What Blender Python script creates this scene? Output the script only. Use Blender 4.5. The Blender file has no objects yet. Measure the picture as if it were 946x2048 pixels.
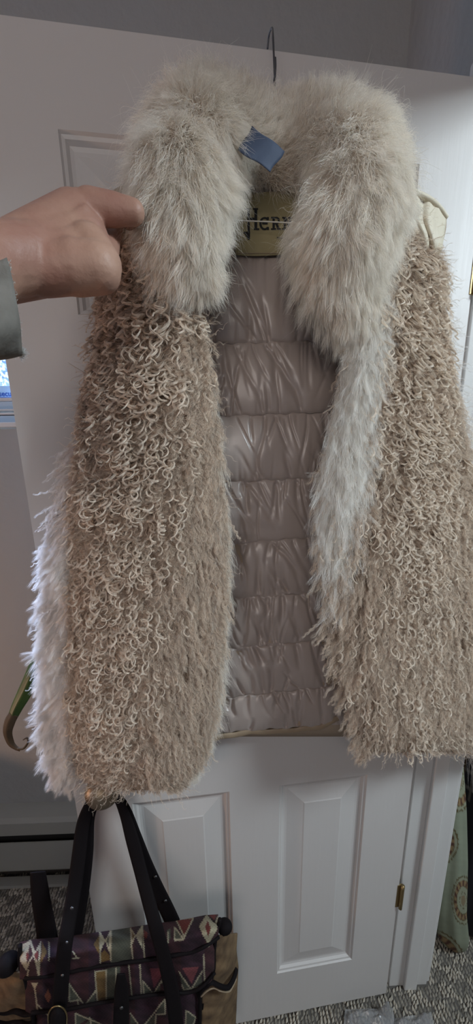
import bpy, bmesh, math, random
import numpy as np
from mathutils import Vector, Matrix
from mathutils.kdtree import KDTree
rng = np.random.default_rng(7)
random.seed(7)
S = bpy.context.scene
C = S.collection
# ------------------------------------------------------------------ camera
F, CXP, CYP = 720.0, 473.0, 1154.23
CR = np.array([[0.9912656426, -0.1305752057, -0.0185078741],
               [0.1220874959, 0.9616460563, -0.2456247254],
               [0.0498705232, 0.2412197713, 0.9691882959]])   # rows: right, forward, up
CP = np.array([0.26604608, -0.65499924, 1.44295732])
cd = bpy.data.cameras.new('camera'); cam = bpy.data.objects.new('camera', cd); C.objects.link(cam)
r_, f_, u_ = CR
cam.matrix_world = Matrix(((r_[0], u_[0], -f_[0], CP[0]), (r_[1], u_[1], -f_[1], CP[1]), (r_[2], u_[2], -f_[2], CP[2]), (0, 0, 0, 1)))
cd.sensor_fit = 'VERTICAL'; cd.sensor_height = 24; cd.lens = F / 2048 * 24
cd.shift_y = (CYP - 1024) / 2048; cd.clip_start = 0.02
S.camera = cam
# ------------------------------------------------------------------ world, lights, exposure
S.view_settings.view_transform = 'Standard'; S.view_settings.look = 'None'
S.view_settings.exposure = 0.0; S.view_settings.gamma = 1; S.view_settings.use_curve_mapping = False
S.cycles.use_denoising = True
S.cycles.max_bounces = 10; S.cycles.diffuse_bounces = 7; S.cycles.transparent_max_bounces = 12
w = bpy.data.worlds.new('sky'); S.world = w; w.use_nodes = True
w.node_tree.nodes['Background'].inputs[0].default_value = (0.42, 0.66, 0.95, 1)
w.node_tree.nodes['Background'].inputs[1].default_value = 0.9

def area(name, loc, target, size, size_y, power, col):
    l = bpy.data.lights.new(name, 'AREA'); l.shape = 'RECTANGLE'; l.size = size; l.size_y = size_y
    l.energy = power; l.color = col
    o = bpy.data.objects.new(name, l); C.objects.link(o); o.location = loc
    o.rotation_euler = (Vector(target) - Vector(loc)).to_track_quat('-Z', 'Y').to_euler(); return o
area('window_daylight', (-0.60, 0.98, 2.40), (-0.02, 0.0, 1.15), 0.9, 0.7, 290, (0.72, 0.83, 1.0))
area('hall_window_daylight', (2.00, -1.15, 2.58), (0.7, 0.0, 1.5), 0.5, 0.5, 50, (0.80, 0.93, 1.0))
area('room_fill', (-0.3, -2.2, 1.95), (0.35, 0, 1.5), 1.3, 0.8, 10.5, (1.0, 0.905, 0.84))  # soft warm fill added behind the camera; no window stands there
l = bpy.data.lights.new('lamp_bulb', 'POINT'); l.energy = 13; l.color = (1.0, 0.60, 0.40); l.shadow_soft_size = .04
bulb = bpy.data.objects.new('lamp_bulb', l); C.objects.link(bulb); bulb.location = (-1.12, -0.17, 0.86)

# ------------------------------------------------------------------ pixel helpers (placement only: every call names its own real depth)
RT = CR.T
def P(px, py, Y):
    px = np.asarray(px, float); py = np.asarray(py, float); Y = np.asarray(Y, float)
    px, py, Y = np.broadcast_arrays(px, py, Y)
    d = np.stack([(px - CXP) / F, np.ones_like(px), -(py - CYP) / F], -1) @ CR
    return CP + d * ((Y - CP[1]) / d[..., 1])[..., None]
def PD(px, py, dep):
    px, py, dep = np.broadcast_arrays(np.asarray(px, float), np.asarray(py, float), np.asarray(dep, float))
    d = np.stack([(px - CXP) / F, np.ones_like(px), -(py - CYP) / F], -1) @ CR
    return CP + d * dep[..., None]
def PZ(px, py, Z):
    d = np.array([(px - CXP) / F, 1, -(py - CYP) / F]) @ CR
    return CP + d * ((Z - CP[2]) / d[2])
def PIX(p):
    q = (np.asarray(p) - CP) @ CR.T
    return CXP + F * q[..., 0] / q[..., 1], CYP - F * q[..., 2] / q[..., 1]
WA = math.radians(6.0); WO = np.array([0.785, 0.0]); WX = np.array([math.cos(WA), -math.sin(WA)]); WY = np.array([math.sin(WA), math.cos(WA)])
def WF(x, y, z):                                   # wall frame -> world
    q = WO + WX * x + WY * y
    return (q[0], q[1], z)
WM = Matrix(((WX[0], WY[0], 0, WO[0]), (WX[1], WY[1], 0, WO[1]), (0, 0, 1, 0), (0, 0, 0, 1)))
def PW(px, py, yw):                                # pixel -> wall-frame coords on plane y=yw
    d = np.array([(px - CXP) / F, 1, -(py - CYP) / F]) @ CR
    n = WY; t = (yw - (CP[:2] - WO) @ n) / (d[:2] @ n); q = CP + d * t
    return (q[:2] - WO) @ WX, q[2]

# ------------------------------------------------------------------ materials
def mat(name, col, rough=0.6, metal=0, spec=0.4, noise=None, bump=None, **kw):
    """noise=(scale, amount, col2)  bump=(scale, strength, distance)"""
    m = bpy.data.materials.new(name); m.use_nodes = True; nt = m.node_tree; b = nt.nodes['Principled BSDF']
    b.inputs['Base Color'].default_value = (*col, 1); b.inputs['Roughness'].default_value = rough
    b.inputs['Metallic'].default_value = metal; b.inputs['Specular IOR Level'].default_value = spec
    for k, v in kw.items(): b.inputs[k.replace('_', ' ')].default_value = v
    tc = nt.nodes.new('ShaderNodeTexCoord')
    if noise:
        n = nt.nodes.new('ShaderNodeTexNoise'); n.inputs['Scale'].default_value = noise[0]; n.inputs['Detail'].default_value = 5
        nt.links.new(tc.outputs['Object'], n.inputs['Vector'])
        r = nt.nodes.new('ShaderNodeValToRGB'); r.color_ramp.elements[0].position = .5 - noise[1] / 2; r.color_ramp.elements[1].position = .5 + noise[1] / 2
        r.color_ramp.elements[0].color = (*noise[2], 1); r.color_ramp.elements[1].color = (*col, 1)
        nt.links.new(n.outputs['Fac'], r.inputs[0]); nt.links.new(r.outputs[0], b.inputs['Base Color'])
    if bump:
        n = nt.nodes.new('ShaderNodeTexNoise'); n.inputs['Scale'].default_value = bump[0]; n.inputs['Detail'].default_value = 4
        mp = nt.nodes.new('ShaderNodeMapping'); nt.links.new(tc.outputs['Object'], mp.inputs[0]); nt.links.new(mp.outputs[0], n.inputs['Vector'])
        if len(bump) > 3: mp.inputs['Scale'].default_value = bump[3]
        bp = nt.nodes.new('ShaderNodeBump'); bp.inputs['Strength'].default_value = bump[1]; bp.inputs['Distance'].default_value = bump[2]
        nt.links.new(n.outputs['Fac'], bp.inputs['Height']); nt.links.new(bp.outputs[0], b.inputs['Normal'])
    return m
def mat_attr(name, rough=0.8, bump=None, sheen=0.0):
    m = mat(name, (1, 1, 1), rough, bump=bump); nt = m.node_tree; a = nt.nodes.new('ShaderNodeAttribute'); a.attribute_name = 'paint'
    nt.links.new(a.outputs['Color'], nt.nodes['Principled BSDF'].inputs['Base Color'])
    nt.nodes['Principled BSDF'].inputs['Sheen Weight'].default_value = sheen
    return m
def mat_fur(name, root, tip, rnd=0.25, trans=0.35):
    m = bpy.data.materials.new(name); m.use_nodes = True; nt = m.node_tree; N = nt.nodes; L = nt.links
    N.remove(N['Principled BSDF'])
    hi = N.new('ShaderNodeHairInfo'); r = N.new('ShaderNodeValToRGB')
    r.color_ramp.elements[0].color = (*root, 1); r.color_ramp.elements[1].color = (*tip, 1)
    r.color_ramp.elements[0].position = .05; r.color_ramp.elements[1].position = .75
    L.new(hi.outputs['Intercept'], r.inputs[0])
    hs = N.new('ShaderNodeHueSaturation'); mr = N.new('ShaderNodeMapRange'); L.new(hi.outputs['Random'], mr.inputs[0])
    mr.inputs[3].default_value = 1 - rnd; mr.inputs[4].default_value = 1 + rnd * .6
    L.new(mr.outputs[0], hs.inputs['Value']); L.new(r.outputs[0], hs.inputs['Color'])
    d = N.new('ShaderNodeBsdfDiffuse'); t = N.new('ShaderNodeBsdfTranslucent'); h = N.new('ShaderNodeBsdfHair')
    h.inputs['RoughnessU'].default_value = .35; h.inputs['RoughnessV'].default_value = .6
    for n in (d, t, h): L.new(hs.outputs[0], n.inputs['Color'])
    m1 = N.new('ShaderNodeMixShader'); m1.inputs[0].default_value = trans; L.new(d.outputs[0], m1.inputs[1]); L.new(t.outputs[0], m1.inputs[2])
    m2 = N.new('ShaderNodeMixShader'); m2.inputs[0].default_value = .14; L.new(m1.outputs[0], m2.inputs[1]); L.new(h.outputs[0], m2.inputs[2])
    L.new(m2.outputs[0], N['Material Output'].inputs['Surface']); return m

M = dict(
    door=mat('door_paint', (0.60, 0.575, 0.56), 0.42, bump=(60, 0.18, 0.002, (1, 1, 0.07))),
    wall=mat('orange_peel_wall', (0.345, 0.345, 0.335), 0.85, bump=(28, 0.5, 0.006)),
    trim=mat('trim_paint', (0.64, 0.63, 0.62), 0.4),
    ceil=mat('ceiling_paint', (0.42, 0.43, 0.45), 0.9, bump=(40, 0.4, 0.004)),
    carpet=mat('carpet_base', (0.10, 0.09, 0.082), 0.95),
    brass=mat('brass', (0.34, 0.25, 0.12), 0.4, 0.9),
    knob=mat('antique_brass', (0.30, 0.235, 0.16), 0.42, 0.75, noise=(18, .5, (0.20, 0.15, 0.10)), bump=(40, .25, .002, (1, 1, 5))),
    steel=mat('hanger_wire', (0.16, 0.16, 0.165), 0.32, 0.9),
    lining=mat('satin_lining', (0.43, 0.36, 0.325), 0.32, spec=.8, Sheen_Weight=.25),
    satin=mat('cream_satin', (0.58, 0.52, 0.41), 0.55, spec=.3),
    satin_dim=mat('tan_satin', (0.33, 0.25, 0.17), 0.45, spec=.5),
    label=mat('label_cloth', (0.36, 0.31, 0.17), 0.8, noise=(60, .6, (0.30, 0.255, 0.14)), bump=(300, .3, .0006)),
    ink=mat('label_ink', (0.012, 0.012, 0.014), 0.7),
    hide=mat('fur_hide', (0.36, 0.285, 0.215), 0.9),
    hide_w=mat('fur_hide_white', (0.55, 0.50, 0.44), 0.9),
    thread=mat('thread', (0.72, 0.70, 0.64), 0.6),
    leather=mat('black_leather', (0.008, 0.006, 0.007), 0.75, spec=.12, bump=(200, .3, .0008)),
    suede=mat('tan_suede', (0.21, 0.135, 0.07), 0.95, noise=(30, .35, (0.09, 0.055, 0.03)), bump=(90, .5, .002)),
    tape=mat('blue_tape', (0.060, 0.082, 0.135), 0.7, bump=(120, .4, .001)),
    skin=mat('skin', (0.43, 0.26, 0.19), 0.52, noise=(16, .4, (0.33, 0.165, 0.125)), bump=(120, .45, .0022)),
    sleeve=mat('grey_knit', (0.20, 0.187, 0.168), 0.95, noise=(60, .5, (0.14, 0.13, 0.115)), bump=(70, .8, .003, (1, 1, .4))),
    leaf=mat('leaf_green', (0.06, 0.11, 0.018), 0.45, noise=(9, .4, (0.03, 0.055, 0.012))),
    leafdry=mat('leaf_brown', (0.055, 0.035, 0.018), 0.7, noise=(30, .5, (0.09, 0.06, 0.03))),
    pot=mat('terracotta', (0.30, 0.13, 0.07), 0.8),
    vinyl=mat('vinyl_daylight_tint', (0.46, 0.60, 0.74), 0.35),  # white vinyl, blue tint put in to stand for daylight on it
    sticker=mat('sticker', (0.42, 0.60, 0.78), 0.4),
    stickerink=mat('sticker_ink', (0.03, 0.10, 0.42), 0.5),
    heater=mat('heater_enamel', (0.34, 0.34, 0.31), 0.5),
    dark=mat('heater_inside', (0.02, 0.02, 0.02), 0.7),
    paint=mat_attr('woven_kilim', 0.9, bump=(350, .5, .0008)),
    paint2=mat_attr('printed_cotton', 0.85, bump=(60, .2, .002)),
    carpetloop=mat_attr('carpet_loop', 0.95),
)
# ------------------------------------------------------------------ object helpers
def tag(o, label=None, cat=None, group=None, kind=None):
    if label: o['label'] = label
    if cat: o['category'] = cat
    if group: o['group'] = group
    if kind: o['kind'] = kind
    return o
def link(o, parent=None):
    C.objects.link(o)
    if parent is not None: o.parent = parent; o.matrix_parent_inverse = parent.matrix_world.inverted()
    return o
def empty(name, loc, label=None, cat=None, kind=None):
    o = bpy.data.objects.new(name, None); C.objects.link(o); o.location = loc; o.empty_display_size = .05
    o.matrix_world = Matrix.Translation(Vector(loc)); return tag(o, label, cat, kind=kind)
def mesh(name, verts, faces, m, parent=None, smooth=False, cols=None, xf=None, loc=None):
    me = bpy.data.meshes.new(name)
    verts = np.asarray(verts, float)
    if loc is None and parent is None and xf is None: loc = verts.mean(0)
    if loc is not None: verts = verts - np.asarray(loc)
    me.from_pydata(verts.tolist(), [], [list(map(int, f)) for f in faces]); me.update()
    if m: me.materials.append(m)
    if smooth: me.polygons.foreach_set('use_smooth', [True] * len(me.polygons))
    if cols is not None:
        a = me.color_attributes.new('paint', 'FLOAT_COLOR', 'POINT'); c = np.ones((len(verts), 4)); c[:, :3] = cols
        a.data.foreach_set('color', c.ravel())
    o = bpy.data.objects.new(name, me)
    link(o, parent)
    if xf is not None: o.matrix_world = xf
    elif loc is not None: o.matrix_world = Matrix.Translation(Vector(loc))
    return o
def grid_faces(nu, nv, closed_u=False):
    i, j = np.meshgrid(np.arange(nu if closed_u else nu - 1), np.arange(nv - 1), indexing='ij')
    i2 = (i + 1) % nu
    return np.stack([i * nv + j, i * nv + j + 1, i2 * nv + j + 1, i2 * nv + j], -1).reshape(-1, 4)
def grid(name, G, m, parent=None, cols=None, smooth=True, solid=0):
    nu, nv = G.shape[:2]
    o = mesh(name, G.reshape(-1, 3), grid_faces(nu, nv), m, parent, smooth, None if cols is None else cols.reshape(-1, 3))
    if solid:
        s = o.modifiers.new('thickness', 'SOLIDIFY'); s.thickness = solid; s.offset = 0
    return o
def box(name, a, b, m, parent=None, bev=0.0, xf=None):
    a = np.array(a, float); b = np.array(b, float); lo, hi = np.minimum(a, b), np.maximum(a, b)
    bm = bmesh.new(); bmesh.ops.create_cube(bm, size=1)
    c = (lo + hi) / 2
    for v in bm.verts: v.co = Vector(np.array(v.co) * (hi - lo))
    if bev: bmesh.ops.bevel(bm, geom=bm.edges[:], offset=bev, segments=2, affect='EDGES', profile=.6)
    me = bpy.data.meshes.new(name); bm.to_mesh(me); bm.free(); me.materials.append(m)
    o = bpy.data.objects.new(name, me); link(o, parent)
    o.matrix_world = (xf if xf is not None else Matrix()) @ Matrix.Translation(Vector(c)); return o
def catmull(pts, n):
    pts = np.asarray(pts, float); k = len(pts)
    if k < 3: t = np.linspace(0, 1, n)[:, None]; return pts[0] * (1 - t) + pts[1] * t
    p = np.vstack([2 * pts[0] - pts[1], pts, 2 * pts[-1] - pts[-2]]); s = np.linspace(0, k - 1 - 1e-9, n); i = s.astype(int); t = (s - i)[:, None]
    a, b, c, d = p[i], p[i + 1], p[i + 2], p[i + 3]
    return .5 * (2 * b + (c - a) * t + (2 * a - 5 * b + 4 * c - d) * t ** 2 + (3 * b - a - 3 * c + d) * t ** 3)
def frames(path):
    T = np.gradient(path, axis=0); T /= np.linalg.norm(T, axis=1)[:, None] + 1e-12
    n = np.zeros_like(T); ref = np.array([0, 0, 1.]) if abs(T[0, 2]) < .9 else np.array([0, 1., 0])
    v = np.cross(T[0], ref); v /= np.linalg.norm(v)
    for i in range(len(T)):
        v = v - T[i] * (v @ T[i]); v /= np.linalg.norm(v); n[i] = v
    return T, n, np.cross(T, n)
def tube(name, pts, rad, m, parent=None, n=None, seg=10, flat=1.0, ref=None, caps=True):
    """rad scalar or per control point; flat<1 squashes the second axis; ref fixes the wide axis plane normal"""
    pts = np.asarray(pts, float); n = n or max(8, len(pts) * 6)
    path = catmull(pts, n); r = np.full(len(pts), rad) if np.isscalar(rad) else np.asarray(rad, float)
    r = np.interp(np.linspace(0, 1, n), np.linspace(0, 1, len(pts)), r)
    T, A, B = frames(path)
    if ref is not None:
        B = np.tile(np.asarray(ref, float), (n, 1)); B -= T * (B * T).sum(1)[:, None]; B /= np.linalg.norm(B, axis=1)[:, None]; A = np.cross(B, T)
    th = np.linspace(0, 2 * np.pi, seg, endpoint=False)
    V = path[:, None] + r[:, None, None] * (np.cos(th)[None, :, None] * A[:, None] + flat * np.sin(th)[None, :, None] * B[:, None])
    fs = []
    for i in range(n - 1):
        for j in range(seg):
            k = (j + 1) % seg; fs.append((i * seg + j, i * seg + k, (i + 1) * seg + k, (i + 1) * seg + j))
    if caps: fs.append(tuple(range(seg - 1, -1, -1))); fs.append(tuple((n - 1) * seg + j for j in range(seg)))
    return mesh(name, V.reshape(-1, 3), fs, m, parent, True)
def noise3(p, scale, seed=0):
    """cheap smooth vector noise: sum of sines"""
    g = np.random.default_rng(seed); out = np.zeros(p.shape[:-1])
    for k in range(6):
        w_ = g.normal(size=3) * scale * (1 + .5 * k); out += np.sin(p @ w_ + g.uniform(0, 6.28)) / (1 + .5 * k)
    return out / 2.2
def curves(name, pts, rad, m, parent):
    """pts (N,K,3), rad (N,K) -> one hair curves object"""
    N, K = pts.shape[:2]; hc = bpy.data.hair_curves.new(name); hc.add_curves([K] * N)
    hc.position_data.foreach_set('vector', pts.astype(np.float32).ravel())
    a = hc.attributes.get('radius') or hc.attributes.new('radius', 'FLOAT', 'POINT')
    a.data.foreach_set('value', rad.astype(np.float32).ravel())
    hc.materials.append(m); o = bpy.data.objects.new(name, hc); link(o, parent)
    if parent is not None: o.matrix_world = Matrix()
    return o
def unit(v): return v / (np.linalg.norm(v, axis=-1, keepdims=True) + 1e-12)

# ================================================================== THE SETTING
ROOM = (-2.0, 0.40, -2.7)      # left x, window wall y, back y in the wall frame
WY0 = 0.40
floor = tag(box('floor', (-2.6, -2.8, -0.06), (3.1, 1.6, 0), M['carpet'], xf=WM), kind='structure')
ceiling = tag(box('ceiling', (-2.6, -2.8, 2.74), (3.1, 1.6, 2.80), M['ceil'], xf=WM), kind='structure')
wx0, wx1, wz0, wz1 = -1.95, -0.79, 1.60, 2.27
wxr = PW(60, 800, WY0)[0]; wx1 = wxr
wz0 = PW(20, 858, WY0)[1]
def wall_with_hole(name, x0, x1, hx0, hx1, hz0, hz1, y0, y1):
    bm = bmesh.new()
    def bx(a, b):
        r = bmesh.ops.create_cube(bm, size=1)['verts']; a = np.array(a); b = np.array(b)
        for v in r: v.co = Vector(np.array(v.co) * (b - a) + (a + b) / 2)
    bx((x0, y0, 0), (hx0, y1, 2.74)); bx((hx1, y0, 0), (x1, y1, 2.74)); bx((hx0, y0, 0), (hx1, y1, hz0)); bx((hx0, y0, hz1), (hx1, y1, 2.74))
    me = bpy.data.meshes.new(name); bm.to_mesh(me); bm.free(); me.materials.append(M['wall'])
    o = bpy.data.objects.new(name, me); link(o); o.matrix_world = WM; return tag(o, kind='structure')
wall_with_hole('wall_window', -2.6, 0.0, wx0, wx1, wz0, wz1, WY0, WY0 + 0.14)
tag(box('wall_left', (-2.6, -2.8, 0), (-2.5, 0.55, 2.74), M['wall'], xf=WM), kind='structure')
tag(box('wall_back', (-2.6, -2.8, 0), (3.1, -2.7, 2.74), M['wall'], xf=WM), kind='structure')
# wall that holds the doorway: a pier behind the hinge, a header over the opening, the pier beyond the opening
HZ = 2.065; DW0, DW1 = -0.80, 0.018
bm = bmesh.new()
for a, b in (((0, DW1 + .018, 0), (0.105, 1.6, 2.74)), ((0, DW0, HZ + .018), (0.105, DW1 + .018, 2.74)), ((0, -2.8, 0), (0.105, DW0, 2.74))):
    r = bmesh.ops.create_cube(bm, size=1)['verts']; a = np.array(a); b = np.array(b)
    for v in r: v.co = Vector(np.array(v.co) * (b - a) + (a + b) / 2)
me = bpy.data.meshes.new('wall_right'); bm.to_mesh(me); bm.free(); me.materials.append(M['wall'])
o = bpy.data.objects.new('wall_right', me); link(o); o.matrix_world = WM; tag(o, kind='structure')
tag(box('wall_hall', (3.0, -2.8, 0), (3.1, 1.6, 2.74), M['wall'], xf=WM), kind='structure')
tag(box('wall_far', (0.105, 1.5, 0), (3.1, 1.6, 2.74), M['wall'], xf=WM), kind='structure')
# door frame: hinge jamb, head jamb, stops, casings
jamb = empty('trim_1', WF(0.05, DW1, 0), kind='structure')
box('jamb_board', (-0.004, DW1, 0), (0.108, DW1 + .018, HZ), M['trim'], jamb, .0015, WM)
box('door_stop', (0.036, DW1 - .012, 0), (0.072, DW1, HZ), M['trim'], jamb, .003, WM)
box('casing', (-0.018, DW1 + .006, 0), (-0.004, DW1 + .07, HZ + .06), M['trim'], jamb, .003, WM)
box('casing', (0.105, DW1 + .006, 0), (0.119, DW1 + .06, HZ + .06), M['trim'], jamb, .003, WM)
head = empty('trim_2', WF(0.05, -0.4, HZ), kind='structure')
box('head_jamb', (-0.004, DW0, HZ), (0.108, DW1 + .018, HZ + .018), M['trim'], head, .0015, WM)
box('door_stop', (0.036, DW0, HZ - .012), (0.072, DW1 - .012, HZ), M['trim'], head, .003, WM)
box('casing', (-0.030, DW0 - .06, HZ + .006), (-0.004, DW1 + .006, HZ + .06), M['trim'], head, .003, WM)

# ---- window
win = empty('window_1', WF((wx0 + wx1) / 2, WY0 + .05, wz0), kind='structure')
zz = lambda y, d: PW(16, y, WY0 + d)[1]
z_a, z_b, z_c, z_d, z_e, z_f = zz(849, 0), zz(829, .0), zz(822, .012), zz(803, .02), zz(797, .02), zz(793, .02)
box('window_sill', (wx0 - .04, WY0 - .012, z_a - .008), (wx1 + .02, WY0 + .06, z_a + .004), M['trim'], win, .002, WM)
box('lower_rail', (wx0, WY0 + .004, z_a), (wx1, WY0 + .06, z_b - .002), M['vinyl'], win, .002, WM)
box('bead', (wx0, WY0 - .002, z_b), (wx1, WY0 + .06, z_b + .004), M['trim'], win, .001, WM)
box('bead', (wx0, WY0 + .006, z_c - .001), (wx1, WY0 + .06, z_c + .004), M['trim'], win, .001, WM)
box('sash_rail', (wx0, WY0 + .016, z_c + .004), (wx1, WY0 + .05, z_d), M['vinyl'], win, .002, WM)
box('bead', (wx0, WY0 + .010, z_d), (wx1, WY0 + .05, z_e), M['trim'], win, .001, WM)
box('frame_side', (wx1 - .035, WY0 + .004, z_b), (wx1, WY0 + .06, wz1), M['vinyl'], win, .002, WM)
box('frame_side', (wx0, WY0 + .004, z_b), (wx0 + .035, WY0 + .06, wz1), M['vinyl'], win, .002, WM)
box('frame_top', (wx0, WY0 + .004, wz1 - .04), (wx1, WY0 + .06, wz1), M['vinyl'], win, .002, WM)
g = bpy.data.materials.new('frosty_glass'); g.use_nodes = True; nt = g.node_tree; nt.nodes.remove(nt.nodes['Principled BSDF'])
tr = nt.nodes.new('ShaderNodeBsdfTransparent'); tl = nt.nodes.new('ShaderNodeBsdfTranslucent'); mx = nt.nodes.new('ShaderNodeMixShader')
tc = nt.nodes.new('ShaderNodeTexCoord'); vn = nt.nodes.new('ShaderNodeTexNoise'); vn.inputs['Scale'].default_value = 130; vn.inputs['Detail'].default_value = 4
rp = nt.nodes.new('ShaderNodeValToRGB'); rp.color_ramp.elements[0].position = .42; rp.color_ramp.elements[1].position = .55
rp.color_ramp.elements[0].color = (.30, .42, .62, 1); rp.color_ramp.elements[1].color = (1, 1, 1, 1)
nt.links.new(tc.outputs['Object'], vn.inputs['Vector']); nt.links.new(vn.outputs['Fac'], rp.inputs[0])
nt.links.new(rp.outputs[0], tr.inputs[0]); nt.links.new(rp.outputs[0], tl.inputs[0]); mx.inputs[0].default_value = .05
nt.links.new(tr.outputs[0], mx.inputs[1]); nt.links.new(tl.outputs[0], mx.inputs[2]); nt.links.new(mx.outputs[0], nt.nodes['Material Output'].inputs[0])
box('pane', (wx0 + .03, WY0 + .032, z_e - .01), (wx1 - .03, WY0 + .036, wz1 - .03), g, win, 0, WM)
sx0 = PW(-60, 790, WY0 + .03)[0]; sx1 = PW(34, 790, WY0 + .03)[0]
box('sticker', (sx0, WY0 + .0295, z_e - .002), (sx1, WY0 + .0315, zz(772, .03)), M['sticker'], win, 0, WM)
fc = bpy.data.curves.new('lettering', 'FONT'); fc.body = 'secure'; fc.size = .0195; fc.offset = .0004; fc.extrude = .0002; fc.materials.append(M['stickerink'])
fo = bpy.data.objects.new('lettering', fc); link(fo, win)
lx, lz = PW(-1.5, 792.5, WY0 + .029)
fo.matrix_world = WM @ Matrix.Translation((lx, WY0 + .029, lz)) @ Matrix.Rotation(math.pi / 2, 4, 'X')
box('sticker_line', (sx0, WY0 + .0288, z_f - .001), (sx1, WY0 + .0294, z_f + .0006), M['stickerink'], win, 0, WM)

# ---- baseboard heater along the window wall
HY = 0.335
hz = [PW(80, y, HY)[1] for y in (1640, 1668, 1684, 1712, 1742, 1756)]
heat = empty('baseboard_heater', WF(-1.2, HY, 0), 'long grey enamel baseboard heater low on the window wall', 'heater')
hx0, hx1 = -1.9, -0.28
def prof(name, pr, m, x0=hx0, x1=hx1):
    n = len(pr); V = [(x0, y, z) for y, z in pr] + [(x1, y, z) for y, z in pr]
    fs = [(i, (i + 1) % n, n + (i + 1) % n, n + i) for i in range(n)] + [tuple(range(n - 1, -1, -1)), tuple(range(n, 2 * n))]
    o = mesh(name, V, fs, m, None, xf=WM); o.parent = heat; o.matrix_parent_inverse = heat.matrix_world.inverted(); return o
prof('top_cover', [(WY0, hz[0] + .012), (HY + .012, hz[0]), (HY - .003, hz[0] - .010), (HY - .003, hz[1]), (HY + .002, hz[1]), (HY + .004, hz[0] - .014), (WY0, hz[0] - .004)], M['heater'])
prof('damper', [(HY + .018, hz[1] + .02), (HY + .022, hz[2] - .02), (HY + .024, hz[2] - .02), (HY + .02, hz[1] + .02)], M['dark'])
prof('front_cover', [(HY, hz[2]), (HY + .003, hz[2]), (HY + .003, hz[4]), (HY, hz[4] + .006), (HY - .002, hz[4] + .01)], M['heater'])
prof('back_plate', [(WY0 - .004, hz[0]), (WY0, hz[0]), (WY0, 0.004), (WY0 - .004, 0.004)], M['dark'])
prof('bottom_lip', [(HY - .004, .018), (HY + .03, .018), (HY + .03, .004), (HY - .004, .004)], M['heater'])
tag(box('baseboard_left', (-2.5, WY0 - .012, 0), (-1.9, WY0, .09), M['trim'], xf=WM), kind='structure')

# ================================================================== THE DOOR
DWD, DH, DT = 0.762, 2.032, 0.035
door = empty('door_1', (DWD, 0.01, 0.0), kind='structure')
st, mw = .114, .21
cols_ = [(st, st + mw), (st + mw + .114, st + mw + .114 + mw)]
rows_ = [(0.178, 0.786), (0.96, 1.585), (1.70, 1.922)]
xs = [0] + [v for c in cols_ for v in c] + [DWD]; zs = [0.012] + [v for r in rows_ for v in r] + [DH]
V = []; fs = []; idx = {}
def vid(x, y, z):
    k = (round(x, 5), round(y, 5), round(z, 5))
    if k not in idx: idx[k] = len(V); V.append((x, y, z))
    return idx[k]
for i in range(5):
    for j in range(7):
        if i in (1, 3) and j in (1, 3, 5): continue
        for y, fl in ((0, 0), (DT, 1)):
            q = [vid(xs[i], y, zs[j]), vid(xs[i + 1], y, zs[j]), vid(xs[i + 1], y, zs[j + 1]), vid(xs[i], y, zs[j + 1])]
            fs.append(q[::-1] if fl else q)
for a, b in (((0, 0.012), (0, DH)), ((DWD, DH), (DWD, 0.012))):
    fs.append([vid(a[0], 0, a[1]), vid(b[0], 0, b[1]), vid(b[0], DT, b[1]), vid(a[0], DT, a[1])])
for z, s in ((0.012, 1), (DH, -1)):
    q = [vid(0, 0, z), vid(0, DT, z), vid(DWD, DT, z), vid(DWD, 0, z)]; fs.append(q[::s])
mesh('door_slab', V, fs, M['door'], door)
prf = [(0, 0), (.0025, .0035), (.007, .0045), (.011, .0095), (.016, .0110), (.021, .0110), (.058, .0035), (.061, .0022)]
for (x0, x1) in cols_:
    for (z0, z1) in rows_:
        V = []; fs = []
        for k, (o_, d_) in enumerate(prf):
            V += [(x0 + o_, d_, z0 + o_), (x1 - o_, d_, z0 + o_), (x1 - o_, d_, z1 - o_), (x0 + o_, d_, z1 - o_)]
            if k:
                b = 4 * k
                for q in range(4): fs.append((b - 4 + q, b - 4 + (q + 1) % 4, b + (q + 1) % 4, b + q))
        b = 4 * (len(prf) - 1); fs.append((b, b + 1, b + 2, b + 3))
        n0 = len(V); V += [(x0, DT, z0), (x1, DT, z0), (x1, DT, z1), (x0, DT, z1)]; fs.append((n0 + 3, n0 + 2, n0 + 1, n0))
        mesh('raised_panel', V, fs, M['door'], door)
# knob
kc = P(205, 1583, -0.060)
def lathe(name, prof_, c, axis, m, parent, seg=32):
    prof_ = np.array(prof_, float); th = np.linspace(0, 2 * np.pi, seg, endpoint=False); axis = unit(np.array(axis, float))
    a = unit(np.cross(axis, [0, 0, 1.])); b = np.cross(axis, a)
    V = (np.asarray(c) + prof_[:, 0, None, None] * (np.cos(th)[:, None] * a + np.sin(th)[:, None] * b)[None] + prof_[:, 1, None, None] * axis).reshape(-1, 3)
    fs = []
    for i in range(len(prof_) - 1):
        for j in range(seg): k = (j + 1) % seg; fs.append((i * seg + j, i * seg + k, (i + 1) * seg + k, (i + 1) * seg + j))
    return mesh(name, V, fs, m, parent, True)
kr = 0.0320; t_ = np.linspace(0, math.pi, 16)
pr = [(0.0005, kr * .92)] + [(max(.0005, kr * math.sin(a)), kr * .92 * math.cos(a)) for a in t_[1:13]] + [(.012, -kr * .95), (.010, -kr * 1.25), (.012, -.0375), (.027, -.0405), (.030, -.0460), (.031, -.052)]
lathe('door_knob', pr, kc, (0, -1, 0), M['knob'], door)
for zc in (0.386, 1.79):
    h = box('hinge', (DWD - .004, -0.001, zc - .038), (DWD + .010, 0.003, zc + .038), M['brass'], door, .0005)
    tube('hinge_knuckle', [(DWD + .008, -.004, zc - .040), (DWD + .008, -.004, zc + .040)], .0048, M['brass'], h, n=6)

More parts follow.
